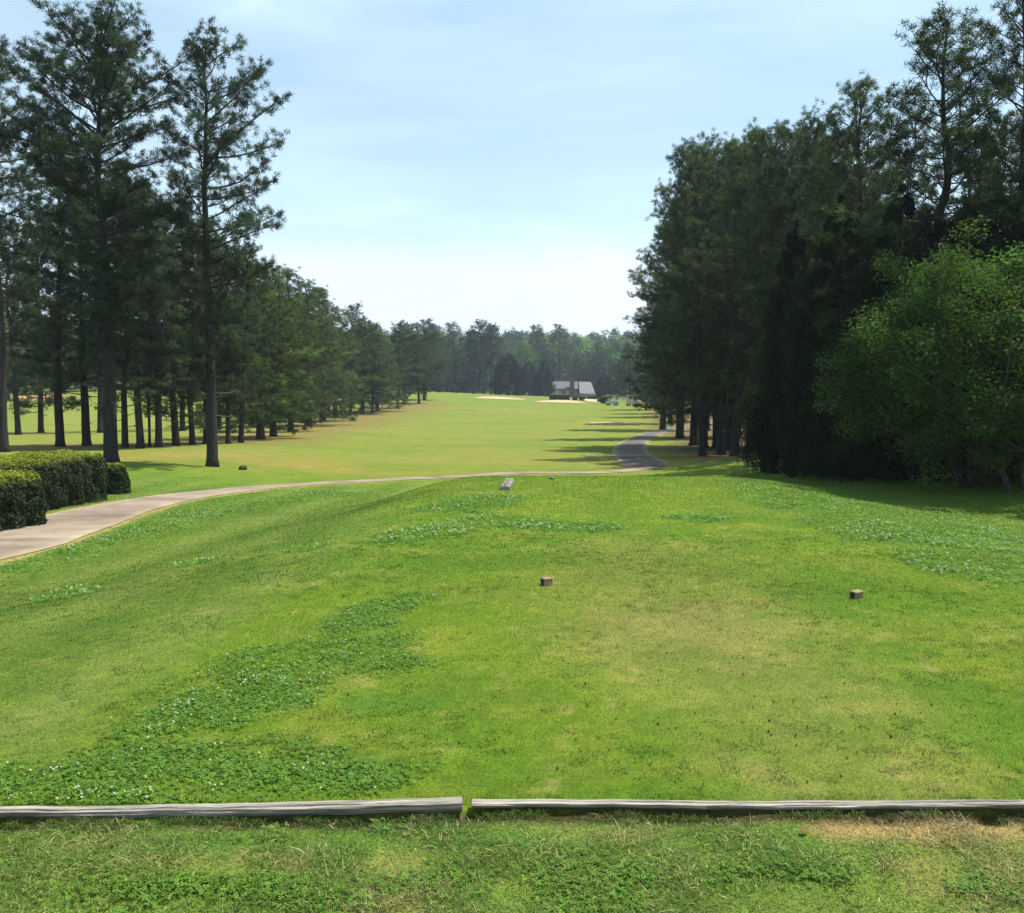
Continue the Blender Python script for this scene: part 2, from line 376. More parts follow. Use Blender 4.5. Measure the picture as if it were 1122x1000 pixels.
def bunker(P, rx, ry, seed):
    """sand set in a shallow lip"""
    c = np.mean(np.array(P), 0); e = (P[-1][0] - P[0][0]) / 2; g = G(); n = 48; rings = [0, .35, .7, .9, 1.0, 1.08]
    a = np.arange(n) * 2 * math.pi / n; V = []; C = []
    jr = 1 + .22 * np.sin(2 * a + seed) + .12 * np.sin(3 * a + 2 * seed)
    for r in rings:
        x = c[0] + (rx + e) * r * jr * np.cos(a); y = c[1] + ry * r * jr * np.sin(a)
        lift = .05 if r < .95 else ((.12 if ry > 1 else .06) if r < 1.05 else .02)
        z = ground_z(x, y) + lift + (.35 if ry > 1 else .08) * r * (np.sin(a) > 0) * np.sin(a) * (r > .5) * (r < 1.05)
        V.append(np.stack([x, y, z], 1)); C.append(np.tile((.42, .30, .19) if r < .95 else (.20, .17, .06), (n, 1)))
    q = [(k * n + i, k * n + (i + 1) % n, (k + 1) * n + (i + 1) % n, (k + 1) * n + i) for k in range(len(rings) - 1) for i in range(n)]
    g.add(np.concatenate(V), q, None, np.concatenate(C))
    tag(link('sand_bunker', g.mesh('sand_bunker', M_sand, True)), kind='structure')
for k, (P, rx, ry) in enumerate(BUNK): bunker(P, rx, ry, k + 1)

# ---------------------------------------------------------------- grass, clover, flowers, soil crumbs
def scatter_wedge(n, y0, y1, k=.62, pad=.3, power=1.0):
    """random ground points in the strip y0..y1, width growing with distance"""
    y = y0 + (y1 - y0) * R.random(n) ** power; x = (R.random(n) * 2 - 1) * (k * y + pad); return x, y
def blades(g, x, y, Lh, W, lean, bright=1.0, segs=1, col=None):
    n = len(x); z = ground_z(x, y); c = gcol(x, y) if col is None else col
    c = c * (R.normal(1, .30, n).clip(.3, 1.9) * bright)[:, None] * np.stack([R.normal(1, .08, n), np.ones(n), np.ones(n)], 1)
    a = R.random(n) * 2 * math.pi; s = np.stack([np.cos(a), np.sin(a), np.zeros(n)], 1)
    b = R.random(n) * 2 * math.pi; l = lean * R.random(n)
    up = np.stack([np.cos(b) * l, np.sin(b) * l, np.ones(n)], 1)
    P = np.stack([x, y, z - .002], 1); Lh = Lh * R.uniform(.5, 1.2, n); W = np.broadcast_to(W, (n,))[:, None]
    if segs == 1:
        V = np.stack([P - s * W / 2, P + s * W / 2, P + up * Lh[:, None]], 1).reshape(-1, 3)
        g.add(V, None, np.arange(3 * n).reshape(-1, 3), np.repeat(c, 3, 0))
    else:
        m = P + up * Lh[:, None] * .55
        tip = P + up * Lh[:, None] * .85 + np.stack([np.cos(b), np.sin(b), np.zeros(n)], 1) * (Lh * (.3 + l) * .6)[:, None]
        V = np.stack([P - s * W / 2, P + s * W / 2, m + s * W * .4, m - s * W * .4, tip], 1).reshape(-1, 3)
        k = np.arange(n)[:, None] * 5
        g.add(V, k + [0, 1, 2, 3], k + [3, 2, 4], np.repeat(c, 5, 0))
def make_grass():
    g = G()
    x, y = scatter_wedge(170000, 2.35, 3.72, .62, .35); k = y < logy(x) - .0; x, y = x[k], y[k]
    t = fbm(x, y, .22, 90, 3)
    cb = gcol(x, y); st = R.random(len(x)) < .05 + .12 * (fbm(x, y, .15, 97, 3) > .56); cb[st] = np.array((.36, .30, .14))
    cb *= (1 + .5 * (R.random(len(x)) < .25))[:, None]
    blades(g, x, y, .010 + .024 * ss(.35, .75, t), .0030, 1.7, 1.15, 2, cb)
    # taller tufts against the timber face
    x = R.uniform(-2.7, 2.7, 5200); y = logy(x) - .012 - np.abs(R.normal(0, .02, 5200)); k = fbm(x, x * 0, .12, 95, 3) > .46
    blades(g, x[k], y[k], .036, .0030, .7, 1.0, 2, np.tile((.09, .15, .03), (k.sum(), 1)))
    tag(link('rough_grass', g.mesh('rough_grass', M_grass)), 'rough grass with straw patches in front of the timber edging', 'grass', kind='stuff')
    g = G()
    x, y = scatter_wedge(430000, 3.62, 9.5, .62, .3, 1.25); k = (y > logy(x) + .050); x, y = x[k], y[k]
    blades(g, x, y, .009 + .0009 * (y - 3.8) + .010 * ss(.14, .05, y - logy(x)) * (fbm(x, x * 0, .2, 98, 3) > .5), .0026 + .0005 * (y - 3.8), .9, 1.12)
    x, y = scatter_wedge(360000, 9.5, 28, .60, .3, 1.1); k = R.random(len(x)) < 1 - ss(15, 28, y); x, y = x[k], y[k]
    blades(g, x, y, .015 + .0007 * (y - 9), .0055 + .0006 * (y - 9), .9, 1.12)
    x, y = scatter_wedge(150000, 3.72, 11, .60, .2, 1.2); tf = fbm(x, y, .10, 99, 2) * .6 + fbm(x, y, .6, 96, 3) * .4
    k = (tf > .60) & (y > logy(x) + .05); x, y = x[k], y[k]
    blades(g, x, y, .020 + .001 * (y - 3.7), .0032 + .0006 * (y - 3.7), 1.3, 1.1, 2)
    me = g.mesh('mown_turf', M_grass)
    tag(link('mown_turf', me), 'short mown turf covering the tee and the slopes round it', 'grass', kind='stuff')
make_grass()
# keep turf off the near path: checked in the scatter above for y>24, the strip nearer is cleared here
def ring_mask_path(x, y): return seg_mask(x, y, PATH_MAIN, [1.12] * len(PATH_MAIN), .02, 0, 1, 0) > .1
def make_clover():
    g = G(); fl = G()
    def trifoliate(x, y, s, h):
        n = len(x); z = ground_z(x, y) + h * R.uniform(.4, 1.1, n); a = R.random(n) * 6.283
        base = np.array([.085, .190, .020]) * R.normal(1, .22, n).clip(.5, 1.6)[:, None] * np.stack([R.uniform(.8, 1.5, n), np.ones(n), np.ones(n)], 1)
        tilt = R.normal(0, .35, (n, 2))
        for j in range(3):
            b = a + j * 2.094; d = np.stack([np.cos(b), np.sin(b)], 1); e = np.stack([-d[:, 1], d[:, 0]], 1)
            def pt(u, v):
                q = d * (s * u)[:, None] + e * (s * v)[:, None]
                return np.stack([x + q[:, 0], y + q[:, 1], z + (q * tilt).sum(1)], 1)
            o = np.zeros(n); V = np.stack([pt(o + .05, o), pt(o + .6, o - .42), pt(o + 1, o), pt(o + .6, o + .42)], 1).reshape(-1, 3)
            g.add(V, np.arange(4 * n).reshape(-1, 4), None, np.repeat(base, 4, 0))
    def flower(x, y, s, h):
        n = len(x); z = ground_z(x, y) + h
        P = np.stack([x, y, z], 1)
        for j in range(9):
            d = unit(n); d[:, 2] = np.abs(d[:, 2]) * .9 + .1
            leaves(fl, P + d * s[:, None] * .35, norm(d), s * .8, s * .6, np.tile((.55, .56, .40), (n, 1)) * R.normal(1, .12, n).clip(.6, 1.2)[:, None])
    x, y = scatter_wedge(260000, 3.66, 8.4, .60, .2); k = (R.random(len(x)) < clover_near(x, y) * 1.1) & (y > logy(x) + .06) & (x < 1)
    x, y = x[k], y[k]; trifoliate(x, y, R.uniform(.008, .014, len(x)), .014)
    k = R.random(len(x)) < .006 * (1 + 7 * (fbm(x, y, .3, 31, 2) > .58)); flower(x[k], y[k], R.uniform(.006, .015, k.sum()), .020)
    n0 = len(g.v)
    x, y = scatter_wedge(60000, 2.5, 3.62, .62, .2)
    wb = np.exp(-((y - 3.16 - .06 * np.sin(x * 2)) / .07) ** 2) * ss(.35, .6, fbm(x, y, .3, 36, 3)) + .5 * seg_mask(x, y, [(.25, 3.1)], [.22], .7, 37, .2, .6) + .25 * ss(.6, .75, fbm(x, y, .25, 38, 3))
    k = R.random(len(x)) < wb; trifoliate(x[k], y[k], R.uniform(.007, .013, k.sum()), .022)
    x, y = scatter_wedge(330000, 7.5, 26, .64, .3, .9); k = (R.random(len(x)) < clover_far(x, y)) & ~ring_mask_path(x, y); x, y = x[k], y[k]
    trifoliate(x, y, R.uniform(.016, .027, len(x)), .02)
    dens = ss(.46, .62, fbm(x, y, 1.0, 33, 3)); k = R.random(len(x)) < .012 + .09 * dens; flower(x[k], y[k], R.uniform(.016, .027, k.sum()), .035)
    tag(link('clover_leaves', g.mesh('clover_leaves', M_clover)), 'bright green clover spreading in patches through the lawn', 'clover', kind='stuff')
    tag(link('clover_flowers', fl.mesh('clover_flowers', M_clover)), 'small white clover flowers dotted over the clover patches', 'flowers', kind='stuff')
make_clover()
def make_crumbs():
    g = G(); n = 520; c = at(880, 800); x = R.normal(c[0] - .1, .95, n); y = R.normal(c[1], .8, n)
    k = (y > 3.85) & (y < 9); x, y = x[k], y[k]; n = len(x); z = ground_z(x, y) + .008
    s = R.gamma(2, .0014, n).clip(.0015, .0075); P = np.stack([x, y, z], 1)
    for j in range(6): leaves(g, P + unit(n) * s[:, None] * .4, unit(n), s * 2.0, s * 1.3, np.tile((.055, .042, .03), (n, 1)))
    tag(link('soil_crumbs', g.mesh('soil_crumbs', M_dirt)), 'dark crumbs of soil scattered over the worn part of the tee', 'soil', kind='stuff')
make_crumbs()

# ---------------------------------------------------------------- timber edging
def timber(name, p0, p1, w, h0, h1, z0, z1, label, split=0, seed=0):
    """old squared timber: top centre line from p0 to p1, height h0..h1, top at z0..z1"""
    p0 = np.array(p0, float); p1 = np.array(p1, float); Ln = np.hypot(*(p1 - p0)); n = max(16, int(Ln / .02)); m = 28
    root = thing(name, label, 'timber', (p0[0], p0[1], 0), math.atan2(p1[1] - p0[1], p1[0] - p0[0]), 'timbers edging the front of the tee' if seed < 5 else None)
    s = np.linspace(0, Ln, n); a = np.arange(m) * 2 * math.pi / m; V = []; C = []
    for i, u in enumerate(s):
        t = u / Ln; h = h0 + (h1 - h0) * t; top = z0 + (z1 - z0) * t + .004 * math.sin(u * 2.1 + seed)
        ca, sa = np.cos(a), np.sin(a); k = (np.abs(ca) ** 5 + np.abs(sa) ** 5) ** (-1 / 5)
        yy = ca * k * w / 2; zz = top - h / 2 + sa * k * h / 2
        q = fbm(u * 1.4 + 0 * a, a * 3.2, 1.0, 100 + seed, 3) - .5; q2 = vn(u * 5 + 0 * a, a * 6.0, 200 + seed) - .5
        ch = ss(.18, .06, np.abs(np.sin(a * 2.5 + seed + .5 * vn(u * .8 + 0 * a, a * 0, 7)))) * (vn(u * 1.1 + 0 * a, np.floor(a * 2.5 / math.pi) * 7, 17) > .45)
        q3 = fbm(u * 1.0 + 0 * a, a * 0, .22, 400 + seed, 3) - .5
        rr = 1 + .16 * q + .10 * q2 - .26 * ch; yy = yy * rr + .014 * q3 * (sa < .3); zz = top - h / 2 + (zz - top + h / 2) * rr + .008 * (fbm(u + 0 * a, a * 0, .15, 500 + seed, 3) - .5)
        if split and (1 - t) < .25: zz += .0
        V.append(np.stack([np.full(m, u) + (0 if 0 < i < n - 1 else .0), yy, zz], 1))
        f = vn(u * 2.5 + 0 * a, a * 9, 300 + seed)[:, None]; base = np.array([.29, .26, .22] if seed < 5 else [.22, .19, .16]) * (.62 + .55 * f)
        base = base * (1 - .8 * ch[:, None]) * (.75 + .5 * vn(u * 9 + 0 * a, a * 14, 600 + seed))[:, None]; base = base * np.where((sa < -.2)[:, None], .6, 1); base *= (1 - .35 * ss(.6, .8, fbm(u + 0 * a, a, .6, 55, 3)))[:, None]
        C.append(base)
    g = G(); i = np.arange(n * m).reshape(n, m); j = np.roll(i, -1, 1)
    q = np.stack([i[:-1], i[1:], j[1:], j[:-1]], -1).reshape(-1, 4)
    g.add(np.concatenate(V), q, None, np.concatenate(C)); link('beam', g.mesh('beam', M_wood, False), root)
    for e, (VV, sx) in enumerate(((V[0], -.001), (V[-1], .001))):
        ge = G(); cc = VV.mean(0) + (sx, 0, 0); tri = [(m, k, (k + 1) % m) if e else (m, (k + 1) % m, k) for k in range(m)]
        ge.add(np.vstack([VV + (sx, 0, 0), cc]), None, tri, np.tile((.24, .20, .16), (m + 1, 1))); link('cut_end', ge.mesh('cut_end', M_end), root)
    return root
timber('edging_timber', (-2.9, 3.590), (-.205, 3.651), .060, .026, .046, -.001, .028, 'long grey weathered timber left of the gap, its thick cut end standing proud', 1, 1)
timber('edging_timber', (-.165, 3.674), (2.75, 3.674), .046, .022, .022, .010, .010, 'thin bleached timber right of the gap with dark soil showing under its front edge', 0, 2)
a0 = at(552, 537); a1 = (a0[0] - .02, 17.55)
timber('old_timber', (a0[0] + .02, a0[1]), (a1[0] + .12, a1[1]), .17, .12, .12, .07, .06, 'short weathered timber lying end on at the far left corner of the tee', 0, 9)

# tee marker blocks
def marker(px, py, rz, s, label, roll=0):
    x, y = at(px, py); root = thing('tee_marker', label, 'tee marker', (x, y, gz(x, y)), rz, 'wooden tee markers')
    g = G(); w, d, h = s; n = 8; bev = .006
    # bevelled, slightly battered block
    prof = [(w / 2 - bev, d / 2), (w / 2, d / 2 - bev)]
    ring = []
    for sx, sy in ((1, 1), (-1, 1), (-1, -1), (1, -1)):
        pr = [(sx * (w / 2), sy * (d / 2 - bev)), (sx * (w / 2 - bev), sy * (d / 2))]
        if sx * sy < 0: pr = pr[::-1]
        ring += pr
    ring = np.array(ring); V = []; zs = [(0, 1), (.3, 1.01), (.7, .99), (1 - bev / h, 1), (1, (w / 2 - bev) / (w / 2))]
    for t, k in zs:
        V.append(np.column_stack([ring * k + R.normal(0, .0012, ring.shape), np.full(8, t * h)]))
    q = [(i * 8 + k, i * 8 + (k + 1) % 8, (i + 1) * 8 + (k + 1) % 8, (i + 1) * 8 + k) for i in range(4) for k in range(8)]
    V = np.concatenate(V + [[(0, 0, h + .001)]]); t = [(32 + k, 32 + (k + 1) % 8, 40) for k in range(8)]
    g.add(V, q, t, (.22, .16, .10)); o = link('block', g.mesh('block', M_end), root); o.rotation_euler = (roll, 0, 0)
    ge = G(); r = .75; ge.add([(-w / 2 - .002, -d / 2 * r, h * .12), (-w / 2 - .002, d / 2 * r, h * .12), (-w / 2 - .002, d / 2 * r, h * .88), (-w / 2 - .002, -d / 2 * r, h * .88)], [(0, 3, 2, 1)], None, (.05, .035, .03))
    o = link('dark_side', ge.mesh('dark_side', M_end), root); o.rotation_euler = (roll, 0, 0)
marker(599, 641, math.radians(24), (.085, .085, .068), 'square brown wooden tee marker block on the middle of the tee')
marker(938, 655, math.radians(32), (.105, .06, .062), 'tilted pale wooden tee marker block near the right edge of the tee', .12)
def lump(name, px, py, s, col, label, cat, mat=M_dirt, flat=.6):
    x, y = at(px, py); g = G(); n, m = 10, 7; V = []
    for j in range(m):
        th = math.pi * j / (m - 1)
        for i in range(n):
            ph = 2 * math.pi * i / n; r = s * (1 + .3 * (R.random() - .5))
            V.append((r * math.sin(th) * math.cos(ph), r * math.sin(th) * math.sin(ph), flat * r * math.cos(th) + s * flat * .5))
    q = [(j * n + i, (j + 1) * n + i, (j + 1) * n + (i + 1) % n, j * n + (i + 1) % n) for j in range(m - 1) for i in range(n)]
    g.add(V, q, None, col); o = link(name, g.mesh(name, mat, True), None, (x, y, gz(x, y))); tag(o, label, cat)
lump('stone', 605, 525, .06, (.18, .15, .11), 'small dark stone on the far end of the tee right of the old timber', 'stone')
lump('stone', 266, 514.5, .16, (.045, .035, .025), 'dark lump of root or soil on the dry ground beside the path', 'stone')
# dead leaf in the front grass
x, y = at(881, 915); g = G()
V = []; nn = 9
for i in range(nn):
    t = i / (nn - 1); w = .021 * math.sin(math.pi * min(1, t * 1.02)) * (1 + .25 * math.sin(t * 19)); zz = .016 + .016 * math.sin(t * 3)
    V += [(t * .075 - .037, -w, zz + w * .6), (t * .075 - .037, 0, zz), (t * .075 - .037, w, zz + w * .5)]
q = [(i * 3 + k, i * 3 + k + 1, i * 3 + k + 4, i * 3 + k + 3) for i in range(nn - 1) for k in range(2)]
g.add(V, q, None, (.14, .085, .045)); tag(link('dead_leaf', g.mesh('dead_leaf', M_end), None, (x, y, gz(x, y) + .002), .4, (.62, .62, .5)), 'curled brown dead leaf lying in the front grass below the right timber', 'leaf')

# ---------------------------------------------------------------- trees
def rot_to(d, az): return np.array([math.cos(az) * math.cos(d), math.sin(az) * math.cos(d), math.sin(d)])
def pine(H, cb, prof, nl, asym=0, az0=0, clump=.26, cpl=1.0, r0=.24, wander=.25, needles_per=34, tint=(.030, .048, .020), dead=5, low=.0, twig=1.0, elev=(-4, 42)):
    """loblolly-like pine. prof: [(t, radius)] crown radius by height fraction"""
    tr = G(); cr = G(); n = 16; ts = np.linspace(0, 1, n); w = np.cumsum(R.normal(0, wander / n ** .5, (n, 2)), 0) * np.linspace(0, 1, n)[:, None]
    P = np.column_stack([w - w[0], ts * H]); rad = r0 * (1 - ts * .93) ** .85; rad[0] *= 1.45
    P2 = np.insert(P, 1, P[0] * .7 + P[1] * .3, 0); rad2 = np.insert(rad, 1, r0 * 1.02)
    P2[0][2] = -.25
    tube(tr, P2, rad2, 12, (.034, .030, .028), True, .12)
    pt, pr = zip(*prof); C = []; Dr = []; TT = []
    ctr = lambda t: np.array([np.interp(t, ts, P[:, 0]), np.interp(t, ts, P[:, 1]), t * H])
    az = R.random() * 6
    for i in range(nl):
        t = cb + (1 - cb) * ((i + R.random() * .8) / nl) * .985; az += 2.399 + R.normal(0, .35)
        Lm = np.interp(t, pt, pr) * R.uniform(.62, 1.08) * (1 + asym * math.cos(az - az0))
        if Lm < .15: Lm = .15
        el = math.radians(elev[0] + (elev[1] - elev[0]) * ((t - cb) / (1 - cb)) ** 1.3 + R.normal(0, 7))
        p = ctr(t); L_ = [p.copy()]; m = 6; d = rot_to(el, az)
        for k in range(m):
            d = d + np.array([R.normal(0, .10), R.normal(0, .10), R.normal(.05, .06)]); d /= np.linalg.norm(d)
            p = p + d * Lm / m; L_.append(p.copy())
        L_ = np.array(L_); lr = max(.014, min(.055, .014 + .011 * Lm) * (r0 / .24)) * np.linspace(1, .25, m + 1)
        tube(tr, L_, lr, 5, (.042, .036, .032), False)
        nt_ = int(max(4, Lm / .22 * twig * cpl))
        for j in range(nt_):
            f = 1 - (1 - max(.22, low)) * ((j + R.random()) / nt_); q = f * m; k = min(int(q), m - 1)
            b = L_[k] + (L_[k + 1] - L_[k]) * (q - k); tl = (.30 + .30 * Lm * (1.05 - f)) * R.uniform(.6, 1.2)
            dd = d * .55 + np.array([R.normal(0, .6), R.normal(0, .6), R.normal(.12, .20)]); dd /= np.linalg.norm(dd)
            e = b + dd * tl; tube(tr, np.array([b, (b + e) / 2 + (0, 0, .03), e]), [.014, .010, .006], 3, (.045, .04, .035), False)
            C.append(e); Dr.append(dd)
            if tl > .38: C.append(b + dd * tl * .55 + R.normal(0, .08, 3)); Dr.append(dd)
            if R.random() < .5: C.append(e + R.normal(0, .17, 3)); Dr.append(dd)
        C.append(L_[-1]); Dr.append(d); TT += [R.normal(1, .3)] * (len(C) - len(TT))
    for i in range(dead):
        t = cb * R.uniform(.45, 1); az = R.random() * 6.28; p = ctr(t); d = rot_to(math.radians(R.uniform(-15, 25)), az)
        Ld = R.uniform(.5, 1.6); tube(tr, np.array([p, p + d * Ld * .5 + (0, 0, -.05), p + d * Ld]), [.03, .02, .008], 4, (.10, .085, .075), False)
    C = np.array(C); Dr = np.array(Dr); nC = len(C); k = needles_per
    base = np.repeat(C, k, 0) + unit(nC * k) * clump * .44 * R.random((nC * k, 1)) ** .6; d = norm(np.repeat(Dr, k, 0) * .45 + unit(nC * k) + (0, 0, .22))
    ct = np.array(tint) * (R.normal(1, .28, nC) * np.clip(TT, .45, 1.8)).clip(.35, 2.6)[:, None] * np.stack([R.uniform(.85, 1.25, nC), np.ones(nC), R.uniform(.8, 1.2, nC)], 1)
    cc = np.repeat(ct, k, 0) * R.normal(1, .12, nC * k).clip(.6, 1.4)[:, None]
    needles(cr, base, d, clump * R.uniform(.35, .80, nC * k), clump * .075, cc)
    return (tr.mesh('trunk', M_bark, True), cr.mesh('crown', M_needle), np.percentile(base[:, 2], 99.9) + .15)

def cone_evergreen(H, prof, n, tint, leafL=.16, r0=.16, clumps=420, trunkc=(.09, .07, .055)):
    """dense evergreen clothed to the ground"""
    tr = G(); cr = G(); pt, pr = zip(*prof)
    tube(tr, [(0, 0, -.2), (.02, 0, H * .5), (0, .03, H * .93)], [r0, r0 * .6, .03], 9, trunkc, True, .1)
    for i in range(26):
        t = R.uniform(.06, .9); az = R.random() * 6.28; r = np.interp(t, pt, pr) * .75
        tube(tr, [(0, 0, t * H), (math.cos(az) * r * .6, math.sin(az) * r * .6, t * H + r * .2), (math.cos(az) * r, math.sin(az) * r, t * H + r * .45)], [.035, .02, .008], 4, trunkc, False)
    tt = 1 - np.sqrt(R.random(clumps)) * .97 if prof[0][1] > prof[-1][1] * 2 and False else R.random(clumps)
    w = np.interp(tt, pt, pr); keep = R.random(clumps) < (w / max(pr)) ** 1; tt = tt[keep]; w = w[keep]
    az = R.random(len(tt)) * 6.283; f = R.uniform(.45, 1.0, len(tt)) ** .6; az0 = R.random() * 6
    w = w * (1 + .13 * np.sin(3 * az + az0 + tt * 9)); C = np.stack([np.cos(az) * w * f, np.sin(az) * w * f, tt * H], 1)
    per = n // len(C); s = .10 + .17 * np.interp(tt, pt, pr)
    P = np.repeat(C, per, 0) + unit(len(C) * per) * (np.repeat(s, per) * R.random(len(C) * per) ** .5)[:, None] * (1, 1, 1.25)
    out = norm(np.repeat(np.stack([np.cos(az), np.sin(az), np.full(len(az), .9)], 1), per, 0) + unit(len(P)) * .9)
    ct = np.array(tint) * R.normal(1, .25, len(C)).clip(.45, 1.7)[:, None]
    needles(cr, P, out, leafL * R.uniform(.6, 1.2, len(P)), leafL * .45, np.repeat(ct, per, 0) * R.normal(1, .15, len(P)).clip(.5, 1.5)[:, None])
    return (tr.mesh('trunk', M_bark, True), cr.mesh('crown', M_needle), H)

def broadleaf(H, Rr, n, tint, leaf=.09, stems=1, r0=.2, base=.3, clumps=130, flat=1.0, mat=None):
    """round leafy crown carried on forking limbs"""
    tr = G(); cr = G(); C = []; fork = base * H
    tops = []
    for s in range(stems):
        a = 2.4 * s + R.random(); b = np.array([math.cos(a), math.sin(a), 0]) * (.28 if stems > 1 else 0)
        lean = np.array([math.cos(a), math.sin(a), 0]) * (Rr * .22 if stems > 1 else 0)
        if stems > 1: fork = .22 * H
        p1 = b + lean * .5 + (0, 0, fork); tube(tr, [b * .7 + (0, 0, -.15), b + lean * .2 + (0, 0, fork * .5), p1], [r0, r0 * .8, r0 * .65], 9, (.06, .052, .045), True, .12)
        tops.append(p1)
    for i in range(clumps):
        d = unit(1)[0]; d[2] = d[2] * .95 + .05; f = R.uniform(.5, 1.0) ** .5
        lo = base * H * .75; c = np.array([0, 0, (lo + H) / 2]) + d * np.array([Rr, Rr, (H - lo) / 2]) * f * (1 + (.2 if stems > 1 else .12) * math.sin(5 * math.atan2(d[1], d[0]) + 7 * d[2]))
        C.append(c)
        if i % 2 == 0:
            p = tops[i // 2 % len(tops)]; m = p * .45 + c * .55 + (0, 0, -.12 * Rr); tube(tr, [p, m, c], [r0 * .34, r0 * .18, .012], 5, (.095, .08, .065), False)
    C = np.array(C); per = n // clumps; sg = Rr * .19
    nm = clumps * per; off = unit(nm) * (R.random(nm) ** .45)[:, None] * sg * R.uniform(.7, 1.3, nm)[:, None]; off[:, 2] *= .8 * flat
    P = np.repeat(C, per, 0) + off; nr = norm(off / sg + unit(nm) * .9 + (0, 0, .5))
    ct = np.array(tint) * R.normal(1, .32, clumps).clip(.35, 1.9)[:, None] * np.stack([R.uniform(.8, 1.3, clumps), np.ones(clumps), np.ones(clumps)], 1)
    leaves(cr, P, nr, leaf * R.uniform(.7, 1.3, nm), leaf * .6, np.repeat(ct, per, 0) * R.normal(1, .15, nm).clip(.5, 1.5)[:, None])
    return (tr.mesh('trunk', M_bark, True), cr.mesh('crown', mat or M_leaf), H)

GT = (.031, .053, .031); GB = (.040, .066, .031)
V_ = {}
V_['tall'] = pine(16.6, .26, [(.26, .9), (.40, 1.5), (.50, 2.4), (.60, 2.8), (.72, 3.4), (.84, 3.6), (.94, 3.0), (1, 1.5)], 100, 0, 0, .28, 1.55, .25, .5, 38, GT)
V_['lop'] = pine(16.0, .20, [(.20, 1.0), (.36, 1.4), (.42, 2.7), (.49, 1.8), (.57, 3.4), (.63, 2.4), (.70, 3.1), (.80, 2.2), (.88, 1.6), (.94, 1.5), (1, .9)], 84, .45, 0, .28, 1.25, .22, .35, 38, GT)
V_['open'] = pine(15.5, .38, [(.38, 1.3), (.55, 2.6), (.75, 3.0), (.9, 2.5), (1, 1.2)], 72, .2, 2, .28, 1.2, .22, .5, 38, GT)
V_['full1'] = pine(15.5, .10, [(.10, 2.5), (.25, 3.0), (.45, 2.9), (.65, 2.5), (.82, 1.9), (.93, 1.6), (1, .5)], 112, .1, 1, .28, 1.1, .22, .4, 32, GB, 3, .3)
V_['full2'] = pine(15.5, .16, [(.16, 2.2), (.3, 2.8), (.5, 3.0), (.7, 2.6), (.85, 1.9), (.95, 1.5), (1, .4)], 100, .1, 3, .28, 1.1, .22, .5, 32, GB, 3, .3)
V_['full3'] = pine(15.5, .22, [(.22, 2.3), (.42, 2.9), (.6, 2.7), (.78, 2.1), (.92, 1.8), (1, .5)], 92, .15, 5, .28, 1.1, .20, .5, 32, GB, 4, .3)
LOWE = (-16, 45)
V_['low1'] = pine(12.0, .07, [(.07, 2.6), (.22, 3.1), (.45, 2.8), (.7, 2.0), (.9, 1.1), (1, .3)], 105, .1, 0, .28, 1.1, .2, .3, 32, (.062, .098, .026), 0, .25, elev=LOWE)
V_['low2'] = pine(12.0, .12, [(.12, 2.4), (.3, 3.0), (.55, 2.6), (.78, 1.8), (.92, 1.0), (1, .4)], 98, .1, 2, .28, 1.1, .2, .3, 32, (.052, .086, .028), 0, .25, elev=LOWE)
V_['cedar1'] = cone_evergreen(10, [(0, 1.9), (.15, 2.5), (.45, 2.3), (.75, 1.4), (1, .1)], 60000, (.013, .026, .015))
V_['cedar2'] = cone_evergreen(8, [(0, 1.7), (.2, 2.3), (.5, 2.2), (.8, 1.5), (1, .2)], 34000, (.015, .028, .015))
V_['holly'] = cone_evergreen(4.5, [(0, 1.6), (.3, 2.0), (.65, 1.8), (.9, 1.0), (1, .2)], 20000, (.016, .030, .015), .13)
V_['oak'] = broadleaf(12, 4.2, 26000, (.055, .115, .026), .20, 1, .24, .22, 150)
V_['crape'] = broadleaf(6.3, 2.6, 66000, (.048, .098, .020), .080, 7, .055, .02, 380)
V_['bushy'] = broadleaf(3.0, 1.0, 9000, (.062, .120, .022), .07, 3, .04, .12, 60)

def plant(kind, px, py, top, width, name, label, cat, group=None, rz=None, xy=None):
    """set a tree where its foot meets the ground at photo point (px, py), its top at photo row top"""
    tr, cr, H0 = V_[kind]; x, y = xy or at(px, py); z = gz(x, y); H = z_at(top, y) - z; s = H / H0
    root = thing(name, label, cat, (x, y, z), R.random() * 6.28 if rz is None else rz, group, (s * width, s * width, s))
    tl_ = 0 if kind in ('tall', 'lop') else .02
    root.rotation_euler[0] = R.normal(0, 1) * tl_; root.rotation_euler[1] = R.normal(0, 1) * tl_
    link('trunk', tr, root); link('crown', cr, root); return root
def plant_at(kind, x, y, H, width, name, label, cat, group=None, rz=None):
    z = gz(x, y); tr, cr, H0 = V_[kind]; s = H / H0
    root = thing(name, label, cat, (x, y, z), R.random() * 6.28 if rz is None else rz, group, (s * width, s * width, s))
    tl_ = 0 if kind in ('tall', 'lop') else .02
    root.rotation_euler[0] = R.normal(0, 1) * tl_; root.rotation_euler[1] = R.normal(0, 1) * tl_
    link('trunk', tr, root); link('crown', cr, root); return root

